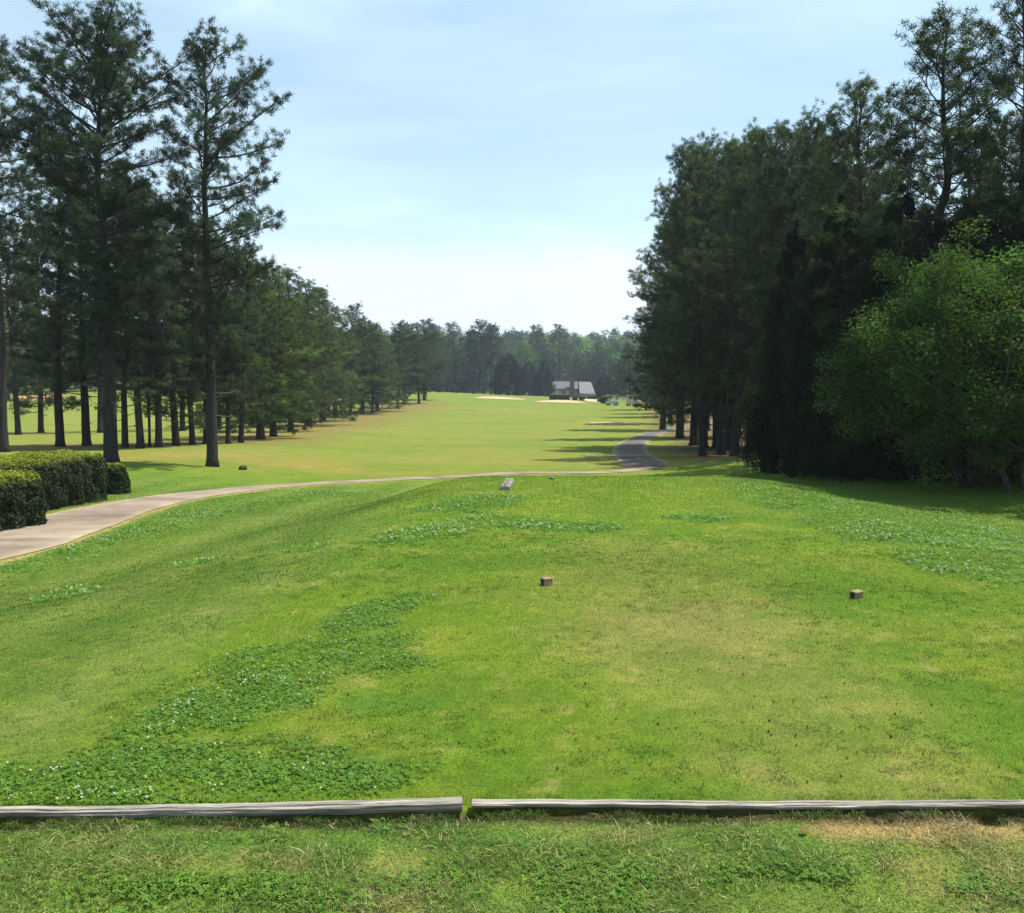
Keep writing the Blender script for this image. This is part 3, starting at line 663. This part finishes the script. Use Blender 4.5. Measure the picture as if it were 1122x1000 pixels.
GL = 'pines in the near left grove'; GR_ = 'pines of the long row down the left of the fairway'
for k, px, py, top, w, lab in (
    ('open', 4, 495, 26, 1.0, 'tall open pine cut by the left edge of the photo behind the hedge'),
    ('tall', 122, 507, -8, 1.15, 'tallest pine of the left grove with a broad spreading top above the hedge end'),
    ('lop', 233, 511, 20, 1.0, 'tall lopsided pine standing alone in front of the left grove, limbs reaching right')):
    plant(k, px, py, top, w, 'pine_tree', lab, 'pine tree', GL, 0 if k == 'lop' else None)
for k, px, py, top, w, lab in (
    ('full3', 66, 489, 125, 1.05, 'pine with a straight dark trunk rising behind the middle of the hedge'),
    ('full2', 95, 488, 172, 1.1, 'pine with a kinked dark trunk behind the right half of the hedge'),
    ('full3', 137, 490, 195, 1.0, 'pine whose trunk stands just right of the tallest grove pine'),
    ('full2', 154, 491, 185, 1.05, 'thick trunked pine of the left grove, one trunk left of the thin sapling'),
    ('open', 164, 490, 250, .5, 'thin young pine stem between thick trunks in the left grove'),
    ('full3', 174, 490, 195, 1.1, 'pine just right of the thin young stem in the left grove'),
    ('full1', 193, 488, 215, 1.15, 'pine two trunks left of the lone lopsided pine, in the row behind it'),
    ('full3', 211, 487, 225, 1.0, 'pine one trunk left of the lone lopsided pine, in the row behind it'),
    ('full2', 226, 486, 235, 1.0, 'pine mostly hidden behind the trunk of the lone lopsided pine'),
    ('full3', 250, 486, 255, 1.0, 'pine one trunk right of the lone lopsided pine, in the row behind it'),
    ('full2', 264, 485, 262, 1.0, 'pine two trunks right of the lone lopsided pine, with a pale slim trunk')):
    plant(k, px, py, top, w, 'pine_tree', lab, 'pine tree', GL)
row = [(285, 482, 280, 'low1'), (303, 478, 288, 'low2'), (320, 473, 292, 'low1'), (338, 467, 304, 'low2'), (353, 461, 312, 'low1'), (367, 456.5, 325, 'low2'),
       (381, 455, 333, 'full2'), (395, 453, 346, 'low2'), (407, 451.5, 350, 'full2'), (418, 450, 352, 'low1'), (432, 446, 354, 'full1'), (445, 443.5, 352, 'low2'),
       (457, 440.5, 353, 'full1'), (466, 438.5, 351, 'full2')]
ords = ['nearest', 'second', 'third', 'fourth', 'fifth', 'sixth', 'seventh', 'eighth', 'ninth', 'tenth', 'eleventh', 'twelfth', 'thirteenth', 'farthest']
for (px, py, top, k), o in zip(row, ords):
    plant(k, px + R.normal(0, 2.0), py + R.normal(0, .6), top + R.normal(0, 3), R.uniform(1.15, 1.55), 'pine_tree', f'{o} pine of the long row down the left of the fairway, counted from the grove', 'pine tree', GR_)
# second rank behind the row, filling it out
for (px, py, top, k), o in zip([(20, 476, 235, 'full2'), (45, 474, 230, 'full1'), (110, 474, 215, 'full3'), (200, 472, 235, 'full2'), (240, 470, 262, 'full3'), (275, 468, 290, 'low1'), (305, 462, 305, 'low2'), (335, 456, 322, 'low1'), (360, 450, 337, 'low2')],
                               ['left of the hedge end', 'behind the hedge', 'behind the tallest grove pine', 'behind the grove trunks', 'behind the lone lopsided pine', 'behind the right end of the grove', 'behind the start of the long row', 'behind the fourth row pine', 'behind the sixth row pine']):
    plant(k, px, py, top, .95, 'pine_tree', f'dark second rank pine on the left, {o}', 'pine tree', 'pines of the second rank on the left')

GRR = 'tall pines down the right of the fairway'
for k, px, py, top, w, lab in (
    ('full1', 1112, 521, -60, .85, 'giant dark pine at the right edge of the photo behind the leafy bush tree'),
    ('full2', 1165, 521, 60, .9, 'pine half outside the photo behind the leafy bush tree'),
    ('full3', 1003, 516, 26, 1.4, 'tallest whole pine on the right, with a domed top against the sky'),
    ('full2', 950, 512, 75, 1.0, 'pine just left of the tallest right pine, its top slightly lower'),
    ('full3', 1062, 514, 118, .85, 'pine in the sky gap between the giant edge pine and the domed one'),
    ('full1', 915, 508, 140, .95, 'dark pine filling the notch left of the tallest right pines'),
    ('open', 852, 503, 126, 1.05, 'slim pine with an open lacy top among the right hand pines'),
    ('full2', 799, 493, 138, 1.05, 'pine left of the lacy topped one on the right, rounded top'),
    ('full3', 785, 491, 150, 1.1, 'pine with a straight trunk at the inside bend of the shaded path'),
    ('full1', 771, 491, 165, 1.05, 'pine second from the front left corner of the right hand trees'),
    ('full2', 760, 488, 185, 1.15, 'dark pine beside the shaded path with low sweeping limbs'),
    ('full1', 745, 480, 200, 1.2, 'pine at the left front of the right hand trees, overhanging the fairway'),
    ('full3', 726, 471, 225, 1.1, 'pine beyond the path bend whose limbs reach farthest over the fairway'),
    ('full2', 734, 464, 262, .9, 'lower pine beyond the path bend on the right'),
    ('low1', 729, 457, 300, .8, 'dark pine past the narrow sand strip on the right'),
    ('low2', 722, 453, 330, .8, 'small dark pine farther along past the narrow sand strip'),
    ('low1', 708, 449, 352, .8, 'far dark pine at the end of the right hand row near the house'),
    ('full2', 880, 490, 152, .9, 'back rank pine seen between the lacy pine and the tall right pines'),
    ('full1', 980, 492, 110, .9, 'back rank pine behind the tallest right pine'),
    ('full3', 1085, 494, 130, .9, 'back rank pine behind the leafy bush tree'),
    ('full1', 835, 480, 200, .9, 'back rank pine behind the lacy topped pine on the right'),
    ('full1', 828, 490, 160, .9, 'pine half swallowed by the dark thicket, left of the lacy topped pine'),
    ('full2', 808, 478, 175, .9, 'back rank pine behind the straight trunks right of the path bend'),
    ('full2', 775, 472, 230, .9, 'back rank pine behind the trunks by the path bend')):
    plant(k, px, py, top, w, 'pine_tree', lab, 'pine tree', GRR)
for k, x, y, top, w, lab in (  # pines added inside the wood to throw more shade over the path
    ('full2', 9.4, 38.5, 142, 1.0, 'pine with a straight dark trunk nearest the thicket, in front of the path bend'),
    ('full1', 12.6, 41.5, 120, 1.0, 'tall dark pine rising out of the left end of the thicket'),
    ('full1', 10.6, 36.0, 135, 1.05, 'dark pine just inside the left edge of the thicket'),
    ('full3', 11.6, 33.0, 150, 1.0, 'dark pine inside the thicket, nearer than its left edge pines'),
    ('full3', 8.7, 41.6, 158, 1.0, 'pine in the middle of the trunks gathered by the path bend'),
    ('full2', 9.9, 34.2, 190, .9, 'lower dark pine at the very corner of the thicket'),
    ('full1', 13.5, 37.5, 128, 1.0, 'dark pine deep in the thicket left of the tallest domed pine'),
    ('full1', 12.4, 47.5, 150, 1.0, 'dark pine far behind the trunks by the path bend'),
    ('full2', 10.2, 44.5, 160, 1.0, 'dark pine in the second line behind the path bend trunks')):
    plant(k, 0, 0, top, w, 'pine_tree', lab, 'pine tree', GRR, xy=(x, y))
GE = 'dark evergreens under the right hand pines'
for k, px, py, top, w, lab in (
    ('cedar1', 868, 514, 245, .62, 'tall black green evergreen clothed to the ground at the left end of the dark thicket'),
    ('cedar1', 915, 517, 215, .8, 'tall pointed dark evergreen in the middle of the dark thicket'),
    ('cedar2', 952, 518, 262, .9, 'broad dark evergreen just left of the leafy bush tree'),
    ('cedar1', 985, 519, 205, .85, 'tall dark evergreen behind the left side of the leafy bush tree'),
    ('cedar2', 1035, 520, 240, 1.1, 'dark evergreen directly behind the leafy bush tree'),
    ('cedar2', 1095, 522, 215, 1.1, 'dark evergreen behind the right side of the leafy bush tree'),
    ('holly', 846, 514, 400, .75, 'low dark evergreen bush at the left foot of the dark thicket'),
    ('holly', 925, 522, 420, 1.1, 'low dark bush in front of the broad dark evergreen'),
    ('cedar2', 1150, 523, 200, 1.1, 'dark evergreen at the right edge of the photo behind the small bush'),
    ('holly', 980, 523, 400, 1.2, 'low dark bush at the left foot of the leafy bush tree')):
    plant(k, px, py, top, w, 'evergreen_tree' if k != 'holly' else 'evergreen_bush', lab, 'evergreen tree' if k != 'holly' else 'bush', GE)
plant('crape', 1062, 533, 272, 1.2, 'bush_tree', 'large bright green leafy bush tree with many stems at the right', 'small tree', None, 1.0)
plant('bushy', 1132, 540, 300, 1.25, 'leafy_bush', 'smaller leafy bush cut by the right edge of the photo', 'bush', None, 2.0)

# end of the fairway
GF = 'trees at the far end of the fairway'
for k, px, D, top, w, lab in (
    ('full2', 480, 235, 353, 1.1, 'dark pine at the far left end of the fairway beside the long row'),
    ('full3', 500, 250, 352, 1.0, 'tall bluish pine at the fairway end just left of the clear trunk pine'),
    ('open', 519, 245, 349, .9, 'tall pine with a clear straight trunk at the fairway end'),
    ('open', 538, 250, 353, .8, 'slim pine at the fairway end above the left sand bunker'),
    ('cedar1', 556, 232, 386, 1.55, 'dense round dark evergreen right behind the left sand bunker'),
    ('cedar2', 579, 262, 396, .9, 'dark evergreen left of the white car'),
    ('cedar1', 596, 262, 393, 1.1, 'dark evergreen standing right of the white car'),
    ('full3', 588, 330, 355, 1.0, 'tall pine behind the white car'),
    ('full2', 612, 335, 354, 1.0, 'tall pine behind the left end of the house roof'),
    ('full1', 632, 340, 392, 1.2, 'low dark pine directly behind the house chimney'),
    ('full3', 655, 330, 380, 1.2, 'dark pine behind the right end of the house'),
    ('cedar2', 661, 255, 410, 1.2, 'round dark evergreen right of the house'),
    ('full1', 676, 230, 392, .9, 'dark pine right of the house above the white carts'),
    ('full2', 690, 200, 375, .9, 'dark pine closing the far right corner of the fairway'),
    ('full3', 545, 330, 356, .9, 'bluish pine far behind the left sand bunker'),
    ('oak', 570, 300, 377, .8, 'light green broadleaf tree behind the two dark evergreens'),
    ('oak', 490, 300, 372, .8, 'broadleaf tree deep behind the far left pines'),
    ('full3', 470, 270, 355, 1.0, 'pine behind the farthest pine of the left row')):
    x = (px - 561) / F * D; plant_at(k, x, D, z_at(top, D) - gz(x, D), w * (1.35 if 'cedar' not in k else 1), 'evergreen_tree' if 'cedar' in k else ('broadleaf_tree' if k == 'oak' else 'pine_tree'), lab, 'tree', GF)

# far woods as one mass
def make_woods():
    g = G(); n = 0; tg = G()
    for i in range(14000):
        th = math.radians(R.uniform(-66, 60) if R.random() < .45 else R.uniform(-14, 12)); D = R.uniform(130, 620); x = math.sin(th) * D; y = math.cos(th) * D
        d = math.degrees(th)
        if -12 < d < 9: lim = 335 if d > -1 else 288
        elif d < -12: lim = np.interp(d, [-66, -36, -28, -20, -12], [120, 160, 180, 230, 330])
        else: lim = np.interp(d, [9, 14, 60], [300, 130, 95])
        if D < lim or n > 1150: continue
        if D > lim + 160 and R.random() < .6: continue
        n += 1; pinek = R.random() < (.55 if d < 2 else .35); H = R.uniform(15, 20) if pinek else R.uniform(13, 18); z0 = gz(x, y)
        rr = H * (.24 if pinek else .34); k = 900 if D < 360 else 380; nc = 30
        u = unit(nc); u *= R.uniform(.45, 1, nc)[:, None] ** .5
        C = u * (rr, rr, H * .46) + (0, 0, H * .54); C[:, :2] *= (1.15 - .75 * ((C[:, 2] - H * .2) / H).clip(0, 1) if pinek else np.ones(nc))[:, None]
        per = k // nc; off = unit(nc * per) * R.random((nc * per, 1)) ** .5 * rr * .42
        P = np.repeat(C, per, 0) + off + (x, y, z0); nr = norm(off / rr * 2 + unit(nc * per) * .5 + (0, 0, .5))
        col = np.array((.028, .055, .030) if pinek else [(.100, .190, .030), (.060, .125, .026), (.120, .205, .034)][R.integers(3)]) * R.uniform(.8, 1.2)
        cc = np.repeat(col * R.normal(1, .15, nc).clip(.6, 1.4)[:, None], per, 0)
        if pinek: leaves(g, P, nr, rr * .26, rr * .16, cc)
        else: leaves(g, P, nr, rr * .22, rr * .16, cc)
        tube(g, [(x, y, z0 - .3), (x, y, z0 + H * .7)], [.28, .15], 5, (.08, .065, .05), False)
    tag(link('distant_woods', g.mesh('distant_woods', M_far)), 'wooded hillside of pines and light green broadleaf trees beyond the fairway', 'woods', kind='stuff')
make_woods()

# ---------------------------------------------------------------- hedges
def hedge(name, A, B, w, h, label, nleaf, rnd=.25, name_cat='hedge', group='clipped hedges beside the path', leaf=.042):
    A = np.array(A); B = np.array(B); Ln = np.hypot(*(B - A)); cx, cy = (A + B) / 2; rz = math.atan2(B[1] - A[1], B[0] - A[0])
    root = thing(name, label, name_cat, (cx, cy, gz(cx, cy)), rz, group)
    a, b = Ln / 2, w / 2
    def super_pt(n):
        d = unit(n); d[:, 2] = np.abs(d[:, 2]); p = 5.0
        # even spread over a rounded box: pick box surface point then round it
        f = R.random(n); At, As, Ae = Ln * w, 2 * Ln * h, 2 * w * h; tot = At + As + Ae
        x = R.uniform(-a, a, n); y = R.uniform(-b, b, n); z = R.uniform(0, h, n); nr = np.zeros((n, 3))
        top = f < At / tot; sd = (f >= At / tot) & (f < (At + As) / tot); en = f >= (At + As) / tot
        z[top] = h; nr[top] = (0, 0, 1); s = np.sign(R.random(n) - .5); y[sd] = (s * b)[sd]; nr[sd] = np.stack([0 * s, s, 0 * s], 1)[sd]; x[en] = (s * a)[en]; nr[en] = np.stack([s, 0 * s, 0 * s], 1)[en]
        P = np.stack([x, y, z], 1); c = np.stack([np.clip(x, -a + rnd, a - rnd), np.clip(y, -b + rnd, b - rnd), np.clip(z, 0, h - rnd)], 1)
        d = P - c; l = np.linalg.norm(d, axis=1)[:, None]; k = (l > rnd)[:, 0]; P[k] = (c + d / l * rnd)[k]; nr = norm(nr + d / (l + 1e-9) * .8); return P, nr
    P, nr = super_pt(nleaf); bump = (fbm(P[:, 0] * 1.0 + P[:, 1], P[:, 2] + P[:, 1] * .7, .28, int(Ln * 10), 3) - .5)
    P = P + nr * (bump * .30 - np.abs(R.normal(0, .05, nleaf)))[:, None]
    ws = np.array([math.cos(rz), math.sin(rz)]); wx = cx + P[:, 0] * ws[0] - P[:, 1] * ws[1]; wy = cy + P[:, 0] * ws[1] + P[:, 1] * ws[0]
    P[:, 2] += (ground_z(wx, wy) - gz(cx, cy)) * (1 - ss(0, h, P[:, 2]) * .4)
    topm = ss(h * .8, h * 1.0, P[:, 2])      # sunlit top painted brighter than the shaded sides
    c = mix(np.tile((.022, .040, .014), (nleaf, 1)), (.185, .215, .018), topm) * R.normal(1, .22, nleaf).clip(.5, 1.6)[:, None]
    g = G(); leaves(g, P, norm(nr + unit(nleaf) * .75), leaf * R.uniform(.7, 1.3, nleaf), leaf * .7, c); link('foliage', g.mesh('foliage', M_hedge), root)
    t = G(); m = .13                      # woody inside
    for i in range(int(Ln / .16) + 3):
        x = R.uniform(-a + m, a - m); y = R.uniform(-b + m, b - m)
        for k in range(7): tube(t, [(x, y, -.1), (x + R.normal(0, .12), y + R.normal(0, .1), h * .45), (np.clip(x + R.normal(0, .3), -a + m, a - m), np.clip(y + R.normal(0, .25), -b + m, b - m), h - m)], [.02, .014, .006], 4, (.06, .05, .04), False)
    nd = int(nleaf * .35); Q = np.stack([R.uniform(-a + m, a - m, nd), R.uniform(-b + m, b - m, nd), R.uniform(.05, h - m, nd)], 1)
    leaves(t, Q, unit(nd), leaf * 2.6, leaf * 2.2, np.tile((.035, .05, .018), (nd, 1))); link('branches', t.mesh('branches', M_hedge), root)
    return root
def proj_pt(px, D): return ((px - 561) / F * D, D)
hA = at(20, 578); hB = at(118, 549)
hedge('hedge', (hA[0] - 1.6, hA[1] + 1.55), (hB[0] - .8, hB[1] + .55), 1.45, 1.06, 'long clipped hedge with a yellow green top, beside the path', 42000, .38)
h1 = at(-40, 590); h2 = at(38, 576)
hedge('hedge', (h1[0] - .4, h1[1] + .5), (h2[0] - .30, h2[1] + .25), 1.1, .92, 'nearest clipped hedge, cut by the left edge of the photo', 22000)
h3 = at(131, 542)
hedge('shrub', (h3[0] - .50, h3[1] + .3), (h3[0] + .05, h3[1] + .5), .8, .72, 'small rounded shrub at the right end of the long hedge', 10000, .36, 'shrub')
# shrubs by the house
for px, py, w, h, lab in ((613, 438, 4.4, 1.2, 'low dark clipped hedge at the left end of the shrub row before the house'), (630, 438.3, 1.0, .9, 'first small round shrub right of the low far hedge'),
                          (638, 438.6, 1.3, .9, 'second small round shrub in the row before the house'), (649, 439, 1.9, 1.1, 'wide dark shrub in the middle of the row before the house'),
                          (657, 440.2, .9, .7, 'smallest shrub in the row before the house'), (663.5, 442, 2.1, 1.6, 'largest dark shrub, at the right end of the row by the pale sand')):
    x, y = at(px, py); k = y / 200; hedge('far_shrub', (x - w * k / 2, y), (x + w * k / 2, y), 1.2 * k, h * k, lab, 1800, .3, 'shrub', 'shrubs in a row before the house', .16)

# ---------------------------------------------------------------- house, cars, carts, cable
def house():
    D = 272; cx = (627 - 561) / F * D; base = gz(cx, D) - .3
    root = thing('house', 'low grey roofed house with a chimney among trees at the far end of the fairway', 'house', (cx, D, base), 0)
    k = D / F    # metres per photo pixel at the house
    X = lambda p: (p - 627) * k
    Hh = z_at(425.5, D) - base; Ht = z_at(417.5, D) - base
    g = G(); box(g, X(603.5), X(632), 0, 7, 0, Hh, (.30, .24, .21)); link('wall', g.mesh('wall', M_house), root)
    g = G(); e = .5; V = [(X(602.5), -e, Hh - .05), (X(634), -e, Hh - .05), (X(634), 3.5, Ht), (X(606), 3.5, Ht), (X(602.5), 7 + e, Hh - .05), (X(634), 7 + e, Hh - .05)]
    V2 = [(a, b, c - .18) for a, b, c in V]
    g.add(V + V2, [(0, 1, 2, 3), (3, 2, 5, 4), (6, 9, 8, 7), (9, 10, 11, 8), (0, 6, 7, 1), (4, 5, 11, 10)], [(0, 3, 4), (6, 10, 9)], (.095, .095, .11)); rf = link('roof', g.mesh('roof', M_house), root)
    g = G(); box(g, X(624.2), X(628.8), -.9, .6, 0, Ht + .7, (.13, .08, .07)); box(g, X(623.9), X(629.1), -1.0, .7, Ht + .7, Ht + .9, (.2, .18, .17)); link('chimney', g.mesh('chimney', M_house), rf)
    # garage wing with its roof slope towards the fairway
    g = G(); box(g, X(634.1), X(650), -4, 5, 0, Hh * .55, (.28, .25, .24)); link('wing', g.mesh('wing', M_house), root)
    g = G(); V = [(X(633.8), -4.4, Hh * .52), (X(651), -4.4, Hh * .42), (X(648), 2.5, Ht - .2), (X(634.5), 2.5, Ht - .1), (X(651), 6, Hh * .42), (X(633.8), 6, Hh * .52)]
    V2 = [(a, b, c - .18) for a, b, c in V]
    g.add(V + V2, [(0, 1, 2, 3), (3, 2, 4, 5), (0, 6, 7, 1), (5, 4, 10, 11)], [(1, 4, 2), (7, 8, 10)], (.14, .14, .14)); link('roof', g.mesh('wing_roof', M_house), root)
    for a, b, z0, z1, nm, c in ((608, 612, .42, .85, 'window', (.70, .70, .70)), (616.5, 619, 0, .78, 'door', (.16, .13, .12)), (620.5, 623, .42, .8, 'window', (.5, .52, .55)), (629.6, 632, .35, .8, 'window', (.35, .36, .4))):
        g = G(); box(g, X(a), X(b), -.05, .02, z0 * Hh, z1 * Hh, c); o = link(nm, g.mesh(nm, M_house), root)
        if nm == 'window':
            g = G(); box(g, X(a) + .12, X(b) - .12, -.08, -.04, z0 * Hh + .12, z1 * Hh - .12, (.30, .33, .36)); link('pane', g.mesh('pane', M_house), o)
house()

def profile_body(pts_, w, mat, name, parent, c, bevel=.08):
    """side outline pushed out to width w, narrowed towards the sides"""
    P = np.array(pts_); m = len(P); g = G(); lv = [(-w / 2, .93), (-w / 2 + bevel, 1), (w / 2 - bevel, 1), (w / 2, .93)]; cx, cz = P.mean(0)
    V = [np.column_stack([(P[:, 0] - cx) * s + cx, np.full(m, y), (P[:, 1] - cz) * s + cz]) for y, s in lv]
    V.append(np.array([(cx, -w / 2, cz), (cx, w / 2, cz)]))
    q = [(j * m + i, j * m + (i + 1) % m, (j + 1) * m + (i + 1) % m, (j + 1) * m + i) for j in range(3) for i in range(m)]
    t = [(4 * m, (i + 1) % m, i) for i in range(m)] + [(4 * m + 1, 3 * m + i, 3 * m + (i + 1) % m) for i in range(m)]
    g.add(np.concatenate(V), q, t, c); return link(name, g.mesh(name, mat, False), parent)
M_paint = colmat('car_paint', .3, 2, .04, .0, 10, .5); M_glass = colmat('dark_glass', .1, 2, .05, 0, 10, .6); M_rub = colmat('tyre_rubber', .9, 10, .1, .1, 30, .2)
def wheel(parent, x, y, r, w=.2):
    g = G(); tube(g, [(x, y - w / 2, r), (x, y + w / 2, r)], r, 18, (.025, .025, .025)); o = link('wheel', g.mesh('wheel', M_rub), parent)
    g = G(); tube(g, [(x, y - w / 2 - .01, r), (x, y + w / 2 + .01, r)], r * .55, 12, (.4, .4, .42)); link('rim', g.mesh('rim', M_paint), o)
x, y = proj_pt(585.5, 275); t = thing('parked_car', 'white car parked under the dark evergreens left of the far house', 'car', (x, y, gz(x, y)), .12)
profile_body([(-2.2, .35), (2.2, .35), (2.25, .75), (1.3, .95), (-2.0, 1.02), (-2.25, .8)], 1.75, M_paint, 'body', t, (.8, .8, .8))
cb_ = profile_body([(-1.75, 1.0), (.95, .95), (.45, 1.42), (-1.3, 1.45)], 1.5, M_glass, 'window', t, (.08, .1, .12))
profile_body([(-1.32, 1.451), (.47, 1.421), (.4, 1.49), (-1.25, 1.51)], 1.45, M_paint, 'roof', t, (.8, .8, .8), .04)
for a in (-1.35, 1.4):
    for b in (-.82, .82): wheel(t, a, b, .33)
for px, py, lab in ((671, 444, 'left of the two white golf carts in the shade right of the house'), (693, 444.5, 'right of the two white golf carts in the shade right of the house')):
    x, y = at(px, py); t = thing('golf_cart', lab, 'golf cart', (x, y, gz(x, y)), .3, 'golf carts in the far shade')
    profile_body([(-1.1, .3), (1.1, .3), (1.15, .7), (.75, .95), (.45, .45), (-.15, .45), (-.2, .75), (-1.1, .8)], 1.1, M_paint, 'body', t, (.45, .45, .44))
    g = G(); box(g, -.65, .0, -.5, .5, .76, .86, (.5, .47, .42)); box(g, -.75, -.62, -.5, .5, .80, 1.25, (.5, .47, .42)); link('seat', g.mesh('seat', M_house), t)
    profile_body([(-1.0, 1.80), (.85, 1.78), (.8, 1.86), (-.95, 1.88)], 1.2, M_paint, 'roof', t, (.5, .5, .49), .05)
    for a in (-.8, .75):
        for b in (-.5, .5):
            g = G(); tube(g, [(a, b, .7), (a * .95, b, 1.8)], .02, 6, (.1, .1, .1)); link('roof_post', g.mesh('roof_post', M_rub), t); wheel(t, a * .95, b * 1.0, .22, .16)

# ---------------------------------------------------------------- air
def haze():
    m, nt, out = nmat('haze_air'); v = N(nt, 'ShaderNodeVolumePrincipled'); v.inputs['Color'].default_value = (.70, .80, .95, 1)
    v.inputs['Density'].default_value = HAZE; v.inputs['Anisotropy'].default_value = .2; L(nt, v.outputs[0], out.inputs['Volume'])
    g = G(); box(g, -700, 700, -70, 700, -6, 62); o = link('haze', g.mesh('haze', m)); tag(o, kind='stuff', label='pale summer haze over the whole course', cat='haze')
HAZE = .00032
haze()

# ---------------------------------------------------------------- sky and sun
w = bpy.data.worlds.new('World'); scene.world = w; w.use_nodes = True; nt = w.node_tree; nt.nodes.clear()
out = N(nt, 'ShaderNodeOutputWorld'); bg = N(nt, 'ShaderNodeBackground'); bg.inputs[1].default_value = .095
sky = N(nt, 'ShaderNodeTexSky', sky_type='NISHITA', sun_disc=False, sun_elevation=SUN_EL, sun_rotation=SUN_AZ, air_density=1.0, dust_density=2.0, ozone_density=1.0)
tc = N(nt, 'ShaderNodeTexCoord'); mp = N(nt, 'ShaderNodeMapping'); mp.inputs['Scale'].default_value = (1.0, 1.0, 4.5); mp.inputs['Rotation'].default_value = (.25, .15, .4)
L(nt, tc.outputs['Generated'], mp.inputs[0])
cn = N(nt, 'ShaderNodeTexNoise'); cn.inputs['Scale'].default_value = 1.7; cn.inputs['Detail'].default_value = 7; cn.inputs['Roughness'].default_value = .55; cn.inputs['Distortion'].default_value = .5
L(nt, mp.outputs[0], cn.inputs[0]); cr_ = ramp(nt, cn.outputs[0], [(.38, (.20,) * 3), (.62, (.38,) * 3), (.78, (.70,) * 3)])
mx = N(nt, 'ShaderNodeMix', data_type='RGBA'); L(nt, cr_.outputs[0], mx.inputs[0]); L(nt, mul(nt, sky.outputs[0], (.74, 1.0, 1.02)), mx.inputs[6]); mx.inputs[7].default_value = (8.2, 9.9, 10.6, 1)
sx = N(nt, 'ShaderNodeSeparateXYZ'); L(nt, tc.outputs['Generated'], sx.inputs[0])
ad = N(nt, 'ShaderNodeMath', operation='MULTIPLY_ADD'); L(nt, cn.outputs[0], ad.inputs[0]); ad.inputs[1].default_value = .05; L(nt, sx.outputs[2], ad.inputs[2])
rb = ramp(nt, ad.outputs[0], [(.05, (.7,) * 3), (.160, (.66,) * 3), (.197, (.10,) * 3), (.4, (.0,) * 3)])
m2 = N(nt, 'ShaderNodeMix', data_type='RGBA'); L(nt, rb.outputs[0], m2.inputs[0]); L(nt, mx.outputs[2], m2.inputs[6]); m2.inputs[7].default_value = (6.9, 7.4, 8.5, 1)
L(nt, m2.outputs[2], bg.inputs[0]); L(nt, bg.outputs[0], out.inputs[0])
sl = bpy.data.lights.new('sun', 'SUN'); sl.energy = 5.0; sl.angle = math.radians(.5); sl.color = (1, .95, .86)
so = bpy.data.objects.new('sun', sl); COL.objects.link(so)
dv = Vector((math.sin(SUN_AZ) * math.cos(SUN_EL), math.cos(SUN_AZ) * math.cos(SUN_EL), math.sin(SUN_EL)))
so.rotation_euler = dv.to_track_quat('Z', 'Y').to_euler(); so.location = (0, 0, 50)

cam = bpy.data.cameras.new('camera'); co = bpy.data.objects.new('camera', cam); COL.objects.link(co)
co.location = (0, 0, EYE); co.rotation_euler = (math.pi / 2 - PITCH, 0, 0)
cam.sensor_fit = 'HORIZONTAL'; cam.sensor_width = 36; cam.lens = 36 * F / 1122; cam.clip_start = .05; cam.clip_end = 3000
scene.camera = co
vs = scene.view_settings; vs.view_transform = 'Standard'; vs.look = 'None'; vs.gamma = 1; vs.exposure = .76
scene.cycles.max_bounces = 6; scene.cycles.transparent_max_bounces = 4; scene.cycles.volume_bounces = 0
